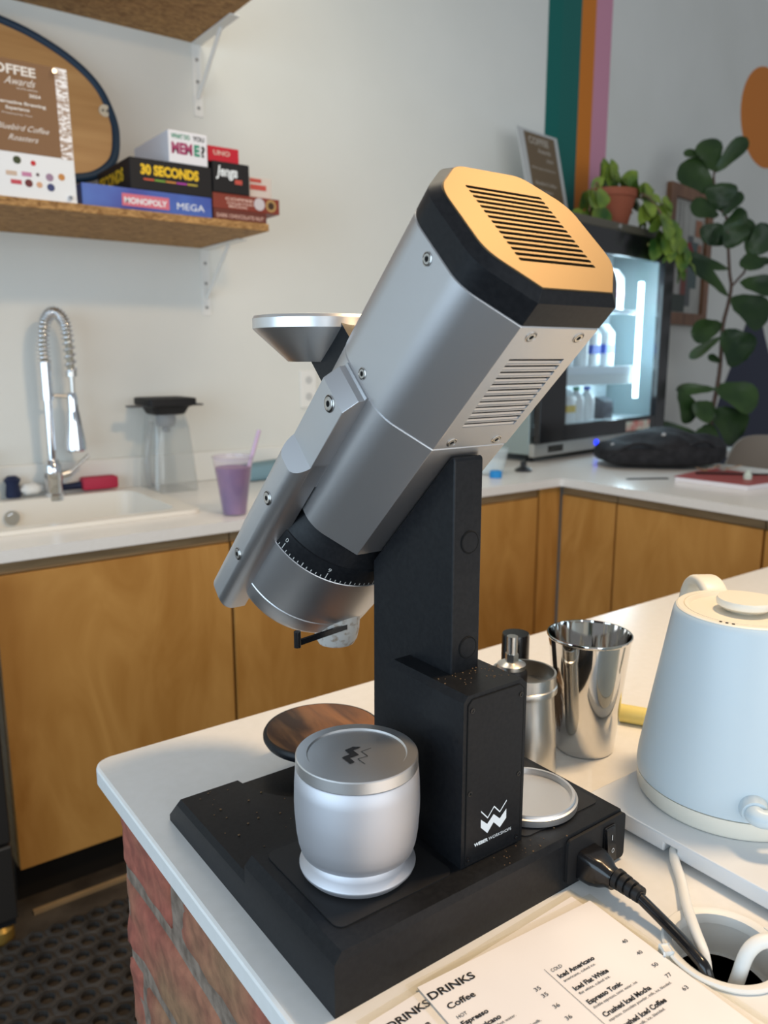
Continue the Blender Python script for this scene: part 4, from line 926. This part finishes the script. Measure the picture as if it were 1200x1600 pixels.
# raised near block with chamfered top edges
def chamf_block(bm, x0, x1, y0, y1, z0, z1, c, cy):
    rings = [[(x0, y0, z0), (x1, y0, z0), (x1, y1, z0), (x0, y1, z0)], [(x0, y0, z1-c), (x1, y0, z1-c), (x1, y1, z1-c), (x0, y1, z1-c)], [(x0+c, y0+cy, z1), (x1-c*.4, y0+cy, z1), (x1-c*.4, y1, z1), (x0+c, y1, z1)]]
    loft(bm, [[Vector(p) for p in r] for r in rings])
chamf_block(bm, BX0, BX1, .378, .5045, .900, .9458, .0065, .0012)
base = obj('base', bm, M['black'], GR)
bm = B()
ydeck = [(.5045, .900), (.5045, .9285), (.6400, .9285), (.6590, .9095), (.6590, .900)]
rings = []
for x, ins in ((BX0, .004), (BX0+.004, 0), (BX1-.004, 0), (BX1, .004)):
    rings.append([Vector((x, a, b-(ins if b > .905 else 0))) for a, b in ydeck])
loft(bm, rings)
deck = obj('rear_deck', bm, M['black'], GR)
bm = B(); cyl(bm, (.3955, .652, .9160), (.3955, .652, .95), .0985, .0985, 96); cut(deck, bm)
for x0, x1 in ((.2525, .3545), (.4275, .5185)):
    bm = B(); prism(bm, rrect(x0, .3965, x1, .4990, .0075), .9458, .9467); obj('pad', bm, M['rubber'], GR)
# --- power inlet and rocker switch on the near face
bm = B(); prism(bm, rpoly([(.4560, .9045), (.5272, .9025), (.5272, .9440), (.4560, .9430)], .004), 0, .0026, lambda a, b, h: Vector((a, .378-h, b))); inl = obj('power_inlet', bm, M['black_matt'], GR)
bm = B(); prism(bm, rrect(.4985, .9075, .5125, .9395, .002), 0, .0014, lambda a, b, h: Vector((a, .3754-h, b))); swf = obj('switch_frame', bm, M['blackglossy'], inl)
bm = B(); loft(bm, [[Vector((.5000, .3738, .9090)), Vector((.5110, .3738, .9090)), Vector((.5110, .3738, .9380)), Vector((.5000, .3738, .9380))], [Vector((.5003, .3700, .9095)), Vector((.5107, .3700, .9095)), Vector((.5107, .3728, .9375)), Vector((.5003, .3728, .9375))]]); 
text_sw = text_bm([('I', (.5056, .37185, .9275), XD, ZD, .0007, .0045, .03, 0), ('O', (.5046, .37085, .9165), XD, ZD, .0032, .0042, 0, 0)], .0003)
obj('power_switch', bm, M['blackglossy'], inl, label='black rocker switch')
obj('switch_marks', text_sw, M['white_paint'], inl)
# --- box with cover plate
bm = B(); c = .0045
bx0, bx1, by0, by1, bz1 = .3610, .4248, .3970, .4905, 1.0818
loft(bm, [[Vector(p) for p in ((bx0, by0, .9458), (bx1, by0, .9458), (bx1, by1, .9458), (bx0, by1, .9458))], [Vector(p) for p in ((bx0, by0, bz1-c), (bx1, by0, bz1-c), (bx1, by1, bz1-c), (bx0, by1, bz1-c))], [Vector(p) for p in ((bx0+c, by0+.0006, bz1), (bx1-c, by0+.0006, bz1), (bx1-c, by1-c, bz1), (bx0+c, by1-c, bz1))]])
hb = obj('electronics_box', bm, M['black'], GR)
bm = B(); prism(bm, rpoly([(.3650, .9475), (.4212, .9475), (.4212, 1.0745), (.4170, 1.0785), (.3690, 1.0785), (.3650, 1.0745)], .001, 2), 0, .0007, lambda a, b, h: Vector((a, by0-h, b))); cp = obj('cover_plate', bm, M['black'], hb)
bm = B()
pp = rpoly([(.3650, .9475), (.4212, .9475), (.4212, 1.0745), (.4170, 1.0785), (.3690, 1.0785), (.3650, 1.0745)], .001, 2)
tube(bm, [Vector((a, by0-.0004, b)) for a, b in pp+pp[:1]], .00045, 6); obj('plate_gap', bm, M['cavity'], hb)
for x, z in ((.3688, 1.0702), (.3680, 1.0053), (.3672, .9520), (.4180, 1.0702), (.4180, 1.0053), (.4175, .9520)):
    bm = B(); lathe(bm, [(.0020, 0), (.0020, .0005), (.0011, .0006), (.0009, .0001), (.0, .0001)], seg=20, f=lambda a, b, h, x=x, z=z: Vector((x+a, by0-.0007-h, z+b))); obj('cover_screw', bm, M['blackglossy'], hb, 40)
bm = B()
def onb(pts): return [Vector((a, by0-.0009, b)) for a, b in pts]
for q in ([(.3796, .9803), (.3862, .9744), (.3866, .9667), (.3797, .9737)], [(.3862, .9744), (.3927, .9802), (.3929, .9734), (.3866, .9667)], [(.3927, .9802), (.3993, .9742), (.3996, .9666), (.3929, .9734)], [(.3993, .9742), (.4061, .9800), (.4062, .9722), (.3996, .9666)]): poly_face(bm, onb(q))
zz = [(.3796, .9876), (.3866, .9800), (.3930, .9871), (.3992, .9805), (.4062, .9876)]
for (a, b), (c_, d) in zip(zz[:-1], zz[1:]): poly_face(bm, onb([(a, b), (a, b-.0013), (c_, d-.0013), (c_, d)]))
me_ = text_bm([('WEBER', (.3733, by0-.0009, .9600), XD, ZD, .0142, .0026, .05, 0), ('WORKSHOPS', (.3881, by0-.0009, .9600), XD, ZD, .0238, .0026, 0, 0)], 0)
tmp = bpy.data.meshes.new('t'); me_.to_mesh(tmp); me_.free(); bm.from_mesh(tmp); bpy.data.meshes.remove(tmp)
obj('logo', bm, M['white_paint'], cp, label='white zigzag emblem with lettering')
# --- post
px0, px1 = .3815, .4095
bm = B(); prism(bm, rpoly([(.4345, .9458), (.4345, 1.2525), (.5365, 1.1505), (.5365, .9170), (.5045, .9170), (.5045, .9458)], [0, .003, 0, 0, 0, 0], 4), px0, px1, lambda a, b, h: Vector((h, a, b)))
post = obj('post', bm, M['black'], GR)
md = post.modifiers.new('bevel', 'BEVEL'); md.width = .0012; md.segments = 2; md.limit_method = 'ANGLE'; md.angle_limit = radians(60)
for z in (1.1835, 1.1005):
    bm = B(); lathe(bm, [(.0080, 0), (.0080, .0003), (.0076, .0009), (.0, .0009)], seg=40, f=lambda a, b, h, z=z: Vector((.3975+a, .4345-h, z+b))); pc = obj('post_plug', bm, M['black'], post, 40)
    bm = B(); tube(bm, [Vector((.3975+.0081*cos(2*pi*i/40), .4343, z+.0081*sin(2*pi*i/40))) for i in range(41)], .0008, 6, cap=False); lathe(bm, [(.0026, 0), (.0026, .0004)], seg=16, f=lambda a, b, h, z=z: Vector((.3975+a, .4345-h, z-.0078+b*.5))); obj('plug_gap', bm, M['cavity'], pc)
# --- platform with walnut disc
bm = B(); cyl(bm, (.3955, .640, .914), (.3955, .640, .940), .030, .030, 48); lathe(bm, [(.048, .9370), (.0585, .9415), (.0605, .9450), (.0605, .9480), (.0590, .9505), (.0570, .9508)], (.3965, .6460, 0), 96); plat = obj('platform', bm, M['black'], GR, 40)
bm = B(); lathe(bm, [(.0568, .9485), (.0568, .9508), (.0560, .9513), (.0, .9513)], (.3965, .6460, 0), 96); obj('walnut_disc', bm, M['walnut'], plat, 40)
# --- head: outline in (x,u)
def outline(ins=0.0, seg=10):
    pts = [(.0352, 0), (.0645, -.0335), (.0645, -.0985), (.0325, -.1290), (-.0325, -.1290), (-.0645, -.0985), (-.0645, -.0335), (-.0352, 0)]
    rad = [.0006, .034, .030, .022, .022, .030, .034, .0006]
    c = Vector((0, -.0645))
    P_ = rpoly(pts, rad, seg); k = (.0645-ins)/.0645
    return [((a)*k, (b+.0645)*k-.0645) for a, b in P_]
def hring(ins, s): return [H(a, b, s) for a, b in outline(ins)]
bm = B(); loft(bm, [hring(.0006, .4466), hring(.0, .4474), hring(0, .5812), hring(.0007, .5819)]); hbdy = obj('motor_housing', bm, M['alu'], GR, 35)
bm = B(); loft(bm, [hring(.0004, .5822), hring(-.0004, .5832), hring(-.0004, .6976), hring(.0004, .6984)]); slv = obj('motor_sleeve', bm, M['alu'], GR, 35)
bm = B()
for i in range(12):
    s = .6712-.0056*i; xa, xb = -.0255+.0002*i, .0252+.0002*i
    # each louvre slot slopes inward
    prism(bm, [(s, .002), (s-.0042, .002), (s-.0042, -.0001), (s-.0027, -.0008), (s-.0027, -.0062), (s, -.0062)], xa, xb, lambda a, b, h: H(h, b, a))
# boolean in world space: undo the parent offset for the cut
def cut_world(o, bmc):
    off = o.matrix_world.translation if False else Vector((0, 0, 0))
    return cut(o, bmc)
bpy.context.view_layer.update()
cut(slv, bm); slv.data.shade_smooth(); slv.data.set_sharp_from_angle(angle=radians(30))
bm = B()
for i in range(12):
    s = .6712-.0056*i; xa, xb = -.0254+.0002*i, .0251+.0002*i
    prism(bm, [(xa, s-.0026), (xb, s-.0026), (xb, s-.0001), (xa, s-.0001)], -.0061, -.0010, lambda a, b, h: H(a, h, b))
obj('vent_gap_shade', bm, M['cavity'], slv)  # black slabs filling the slots, standing in for the shade inside them
def screw_on(f, parent, r=.0042, mat='screw'):
    """f(a,b,h) maps the screw's plane to space"""
    bm = B(); lathe(bm, [(r, 0), (r, .0004), (r*.86, .0007), (r*.80, .0001), (r*.74, .0002), (r*.72, .0007), (r*.42, .0007)], seg=32, f=f, cap=False)
    lathe(bm, [(r*.42, .0007), (r*.40, -.0015+.0017), (0, .0002)], seg=6, f=f, cap=False)
    o = obj('screw', bm, M[mat], parent, 30)
    bm = B(); lathe(bm, [(r*.36, .00035), (0, .00035)], seg=6, f=f, cap=False); lathe(bm, [(r*.80, .00045), (r*.745, .00045)], seg=32, f=f, cap=False); obj('socket', bm, M['cavity'], o)
for s, x in ((.6905, -.0212), (.6905, .0226), (.5896, -.0226), (.5892, .0210)): screw_on(lambda a, b, h, s=s, x=x: H(x+a, .0004+h, s+b), slv)
for s in (.6900, .5885): screw_on(lambda a, b, h, s=s: H(-.0649-h, -.0676+a, s+b), slv, .0046)
# --- black end cap and aluminium plate with warm lamplight in its colour
bm = B(); loft(bm, [hring(.0012, .6986), hring(-.0004, .6992), hring(-.0004, .7165), hring(.0056, .7222), hring(.0062, .7222)]); cap_ = obj('end_cap', bm, M['black'], GR, 30)
bm = B(); loft(bm, [hring(.0060, .7216), hring(.0060, .7228), hring(.0064, .7231)]); gp = obj('vent_plate', bm, M['lamp_tint_alu'], cap_, 30, label='slotted aluminium plate, warm lamplight painted into its colour')
bm = B()
NS = 15
for i in range(NS):
    u = -.1000+i*(.0690/(NS-1)); lo, hi = u-.00145, u+.00145
    prism(bm, rpoly([(-.0345, lo), (.0345, lo), (.0345, hi), (-.0345, hi)], .0012, 3), .7100, .7300, lambda a, b, h: H(a, b, h))
bpy.context.view_layer.update()
bmc = bm.copy(); cut(gp, bm); cut(cap_, bmc)
for o in (gp, cap_): o.data.shade_smooth(); o.data.set_sharp_from_angle(angle=radians(30))
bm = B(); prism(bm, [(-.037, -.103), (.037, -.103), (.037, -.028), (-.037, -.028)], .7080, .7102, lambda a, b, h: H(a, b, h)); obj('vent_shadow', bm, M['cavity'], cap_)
# --- neck, dial, burr housing (round, about the axis u = -.068)
UC = -.0675
def ax(r, s, seg=96): return [H(r*cos(2*pi*i/seg), UC+r*sin(2*pi*i/seg), s) for i in range(seg)]
bm = B(); loft(bm, [ax(.058, .4468), ax(.060, .440), ax(.0665, .428), ax(.0700, .4195), ax(.0712, .4192), ax(.0715, .4180), ax(.0718, .4170), ax(.0742, .4012)]); dial = obj('grind_dial', bm, M['blackglossy'] if False else M['black'], GR, 30)
bm = B()
def dial_pt(ang, s, out=.0003):
    r = .0718+(.4170-s)/(.4170-.4012)*(.0742-.0718)+out; a = radians(ang); return H(r*cos(a), UC+r*sin(a), s)
def tick(ang, s0, s1, w=.26):
    poly_face(bm, [dial_pt(ang-w, s0), dial_pt(ang+w, s0), dial_pt(ang+w, s1), dial_pt(ang-w, s1)])
for k in range(-4, 26):
    ang = 161.1-k*3.53
    L = .0068 if k % 10 == 0 else (.0040 if k % 5 == 0 else .0024)
    tick(ang, .4022, .4022+L, .28)
for ch_, ang in (('0', 161.1), ('9', 125.8), ('8', 90.5)):
    pm = dial_pt(ang, .4108); tang = (dial_pt(ang-1, .4108)-dial_pt(ang+1, .4108)).normalized(); upv = (dial_pt(ang, .4140)-dial_pt(ang, .4100)).normalized()
    t_ = text_bm([(ch_, pm-tang*.0014, tang, upv, .0028, .0044, 0, 0)], .0002)
    tmp = bpy.data.meshes.new('t'); t_.to_mesh(tmp); t_.free(); bm.from_mesh(tmp); bpy.data.meshes.remove(tmp)
obj('dial_marks', bm, M['dialink'], dial, label='white scale ticks and numerals')
bm = B(); loft(bm, [ax(.0738, .4012), ax(.0748, .4006), ax(.0752, .3350), ax(.0746, .3342)]); hs = obj('burr_housing', bm, M['alu'], GR, 30)
bm = B(); loft(bm, [ax(.0742, .3340), ax(.0750, .3330), ax(.0746, .3170), ax(.0700, .3080), ax(.064, .3045)]); lowh = obj('lower_housing', bm, M['alu'], GR, 30)
# rough casting and chute under it
bm = B(); 
rs = random.Random(9)
def cast(r, s, wob): return [H((r*(1+wob*rs.uniform(-1, 1)))*cos(2*pi*i/40)*(1 if True else 1), UC+(r*(1+wob*rs.uniform(-1, 1)))*sin(2*pi*i/40), s+.002*rs.uniform(-1, 1)*wob*10) for i in range(40)]
loft(bm, [cast(.0640, .3050, .0), cast(.0620, .3005, .04), cast(.0500, .2960, .06)]); obj('casting', bm, M['alu'], lowh, 60)
bm = B(); lathe(bm, [(.0250, 1.0960), (.0235, 1.080), (.0220, 1.0640), (.0200, 1.0545), (.0170, 1.0495), (.0165, 1.0520), (.017, 1.06)], (.398, .6215, 0), 64, cap=True)
obj('chute', bm, noise_col(P('grounds_dusted_metal', (.5, .5, .48), .6, .3), (.62, .60, .56), (.30, .20, .12), 160, 4, lo=.52, hi=.72), GR, 40)
bm = B(); cyl(bm, (.3425, .6000, 1.0625), (.3425, .6000, 1.0775), .0032, .0032, 20); loft(bm, [[Vector(p) for p in r] for r in (((.3440, .5985, 1.0640), (.3440, .6015, 1.0640), (.3440, .6015, 1.0692), (.3440, .5985, 1.0692)), ((.3955, .5985, 1.0690), (.3955, .6015, 1.0690), (.3955, .6015, 1.0735), (.3955, .5985, 1.0735)))]); cyl(bm, (.394, .600, 1.070), (.394, .612, 1.075), .003, .003, 12)
obj('chute_lever', bm, M['blackglossy'], GR, 40, label='black lever beside the chute')
# --- side bar with bolts
def barsec(x_out, u0, u1, s, r, xin=-.0640):
    pts = rpoly([(xin, u0), (x_out, u0), (x_out, u1), (xin, u1)], [0, r, r, 0], 6)
    return [H(a, b, s) for a, b in pts]
UA, UB = -.0858, -.0508
bm = B()
loft(bm, [barsec(-.0800, UA, UB, .478, .0006), barsec(-.0800, UA, UB, .5665, .0006), barsec(-.0713, UA, UB, .5778, .0006), barsec(-.0665, UA, UB, .5788, .0004), barsec(-.0660, UA, UB, .5812, .0002)])
bar = obj('side_bar', bm, M['alu_fine'] if False else M['alu'], GR, 25)
bm = B()
def lowsec(s, xo, r, ua=UA, ub=UB): return barsec(xo, ua, ub, s, r, -.066)
loft(bm, [lowsec(.2835, -.0775, .003, UA+.006, UB-.004), lowsec(.2905, -.0880, .011, UA+.001, UB), lowsec(.2950, -.0905, .012), lowsec(.5060, -.0905, .012)])
lowbar = obj('lower_bar', bm, M['alu'], bar, 25)
# bevelled shoulder between the two heights
cutter = B()
V = [H(-.12, -.2, .4820-.0295), H(-.12, .1, .4820-.0295), H(-.0790, .1, .5035+.001), H(-.0790, -.2, .5035+.001), H(-.12, -.2, .56), H(-.12, .1, .56), H(-.0790, .1, .56), H(-.0790, -.2, .56)]
sh = lowbar
vs = [cutter.verts.new(p) for p in V]
for f in ((0, 1, 2, 3), (4, 5, 6, 7), (0, 1, 5, 4), (1, 2, 6, 5), (2, 3, 7, 6), (3, 0, 4, 7)): cutter.faces.new([vs[k] for k in f])
bpy.context.view_layer.update(); cut(sh, cutter); sh.data.shade_smooth(); sh.data.set_sharp_from_angle(angle=radians(25))
def bolt(x, u, s, r):
    f = lambda a, b, h: H(x-h, u+a, s+b)
    bm = B(); lathe(bm, [(r, 0), (r, .0005), (r*.93, .0008), (r*.88, .0002)], seg=40, f=f, cap=False); lathe(bm, [(r*.80, .0002), (r*.80, .0011), (r*.72, .0014), (r*.36, .0014)], seg=40, f=f, cap=False); lathe(bm, [(r*.36, .0014), (r*.34, .0003), (0, .0003)], seg=6, f=f, cap=False); o = obj('bolt', bm, M['screw'], bar, 30)
    bm = B(); lathe(bm, [(r*.90, .0003), (r*.78, .0003)], seg=40, f=f, cap=False); lathe(bm, [(r*.33, .0008), (0, .0008)], seg=6, f=f, cap=False); obj('bolt_socket', bm, M['cavity'], o)
bolt(-.0800, -.0668, .5588, .0066); bolt(-.0905, -.0665, .4465, .0060); bolt(-.0905, -.0665, .3640, .0058)
# --- bean tray on its bracket
bm = B(); prism(bm, [(.4870, -.2010), (.4870, -.126), (.545, -.126), (.545, -.17), (.520, -.2010)], -.016, .016, lambda a, b, h: H(h, b, a)); obj('tray_bracket', bm, M['black'], GR)
TY = .636
bm = B(); lathe(bm, [(.028, 1.3155), (.030, 1.3155), (.0595, 1.3425), (.0610, 1.3445), (.0610, 1.3530), (.0595, 1.3555), (.0560, 1.3560), (.050, 1.349), (.0, 1.338)], (.394, TY, 0), 96); obj('bean_tray', bm, M['alu_lid'], GR, 28)

# ================================================================== LOOSE PARTS ON THE GRINDER BASE
CUX, CUY, CZ = .302, .446, .9468
tc_ = thing('grounds_tumbler', 'lidded silver tumbler standing on the grinder base', 'tumbler', (CUX, CUY, CZ))
bm = B(); lathe(bm, [(.0370, CZ), (.0395, CZ+.0006), (.0425, CZ+.0042), (.0433, CZ+.0062), (.0430, CZ+.0072), (.0385, CZ+.0105), (.0355, CZ+.0150), (.0345, CZ+.0200), (.0345, CZ+.024)], (CUX, CUY, 0), 128); obj('foot', bm, M['alu_fine'], tc_, 40)
bm = B(); lathe(bm, [(.0345, CZ+.0225), (.0388, CZ+.0180), (.0405, CZ+.0178), (.0420, CZ+.0190), (.0437, CZ+.025), (.0450, CZ+.034), (.0460, CZ+.048), (.0462, CZ+.056), (.0458, CZ+.070), (.0450, CZ+.0815), (.0443, CZ+.0823)], (CUX, CUY, 0), 128); obj('body', bm, M['alu_fine'], tc_, 40)
bm = B(); lathe(bm, [(.0440, CZ+.0826), (.0447, CZ+.0830), (.0446, CZ+.0910), (.0440, CZ+.0918), (.0366, CZ+.0918), (.0362, CZ+.0912), (.0357, CZ+.0905), (.0, CZ+.0905)], (CUX, CUY, 0), 128); lid_ = obj('lid', bm, M['alu_lid'], tc_, 30)
bm = B()
def ct(p): return Vector((CUX+p[0], CUY+p[1], CZ+.0908))
za = [(.0050, .0075), (-.0012, .0014), (-.0052, .0078)]
dk = [[(-.0051, .0080), (.0026, .0086+.001), (.0073, .0052), (.0011, .0040)], [(-.0051, .0080), (.0011, .0040), (-.0010, -.0040), (-.0060, .0010)], [(-.0126, .0003), (-.0056, .0008), (-.0008, -.0040), (-.0086, -.0032)], [(-.0126, .0003), (-.0086, -.0032), (-.0090, -.0104), (-.0130, -.0106)]]
P_a = [(.0074, .0052), (-.0003, .0046), (-.0006, -.0036), (-.0086, -.0034), (-.0090, -.0106)]
P_b = [(.0026, .0090), (-.0052, .0082), (-.0054, .0010), (-.0128, .0004), (-.0131, -.0106)]
for i in range(4): poly_face(bm, [ct(P_a[i]), ct(P_a[i+1]), ct(P_b[i+1]), ct(P_b[i])])
ln = [(.0123, -.0005), (.0036, -.0006), (.0035, -.0088), (-.0047, -.0082), (-.0047, -.0172)]
for a, b in zip(ln[:-1], ln[1:]):
    d = Vector((b[0]-a[0], b[1]-a[1])).normalized(); n = Vector((-d.y, d.x))*.00028
    poly_face(bm, [ct((a[0]+n.x, a[1]+n.y)), ct((b[0]+n.x, b[1]+n.y)), ct((b[0]-n.x, b[1]-n.y)), ct((a[0]-n.x, a[1]-n.y))])
obj('emblem', bm, M['dark_etch'], lid_, label='dark zigzag emblem')
LX, LY = .4690, .4330
bm = B(); lathe(bm, [(.0405, CZ), (.0418, CZ+.0008), (.0420, CZ+.0065), (.0405, CZ+.0072), (.0402, CZ+.0090), (.0395, CZ+.0098), (.0372, CZ+.0098), (.0366, CZ+.0085), (.0362, CZ+.0052), (.0, CZ+.0050)], (LX, LY, 0), 112)
tag(obj('tumbler_lid', bm, M['alu_lid'], smooth=30, origin=(LX, LY, CZ)), 'loose silver lid lying upturned right of the grinder box', 'lid')
# power plug and cable
pc_ = thing('power_cable', 'black power cable plugged into the grinder and running into the grommet', 'cable', (.4800, .35, .9))
bm = B()
def plug_ring(y, w, h, r, cx=.4790, cz=.9170, dz=0): return [Vector((cx+a, y, cz+dz+b)) for a, b in rrect(-w/2, -h/2, w/2, h/2, r, 5)]
loft(bm, [plug_ring(.3752, .0250, .0260, .005), plug_ring(.3640, .0248, .0255, .006), plug_ring(.3570, .0215, .0225, .007, dz=.0), plug_ring(.3520, .0160, .0170, .006, dz=-.0003), plug_ring(.3470, .0150, .0160, .006, dz=-.0006)]); obj('plug', bm, M['blackglossy'], pc_, 40)
cpts = spline([(.4800, .3475, .9180), (.4800, .335, .9165), (.4795, .322, .9135), (.4770, .302, .9098), (.4720, .283, .9085), (.4675, .268, .9070), (.4655, .259, .9030), (.4665, .254, .885), (.470, .253, .85), (.48, .255, .80)], 8)
bm = B()
for i in range(4):
    y = .3465-i*.0062; cyl(bm, (.4800, y, .9178-i*.0005), (.4800, y-.0042, .9176-i*.0005), .0082-.0005*i, .0080-.0005*i, 20)
cyl(bm, (.480, .348, .918), (.480, .3235, .9145), .0055, .0050, 16); obj('strain_relief', bm, M['rubber'], pc_, 40)
bm = B(); tube(bm, cpts, .0042, 14); obj('cord', bm, M['blackglossy'], pc_, 60)
# grounds specks on the deck
bm = B(); rg = random.Random(8)
for _ in range(26):
    x, y = rg.uniform(.25, .33), rg.uniform(.53, .64)
    if Vector((x-.3955, y-.652)).length < .10: continue
    s = rg.uniform(.0003, .0008); box(bm, (x-s, y-s, .9287), (x+s, y+s, .9287+s))
for _ in range(24):
    x, y = rg.uniform(.39, .46), rg.uniform(.379, .397); s = rg.uniform(.0002, .0005); box(bm, (x-s, y-s, .9459), (x+s, y+s, .9459+s))
for _ in range(36):
    x, y = rg.uniform(.366, .42), rg.uniform(.405, .436); s = rg.uniform(.0002, .0005); box(bm, (x-s, y-s, 1.0819), (x+s, y+s, 1.0819+s))
g_ = obj('coffee_grounds', bm, P('grounds', (.17, .105, .055), .8), origin=(.30, .57, .928)); tag(g_, 'scattered coffee grounds on the black grinder base', 'coffee grounds'); g_['kind'] = 'stuff'
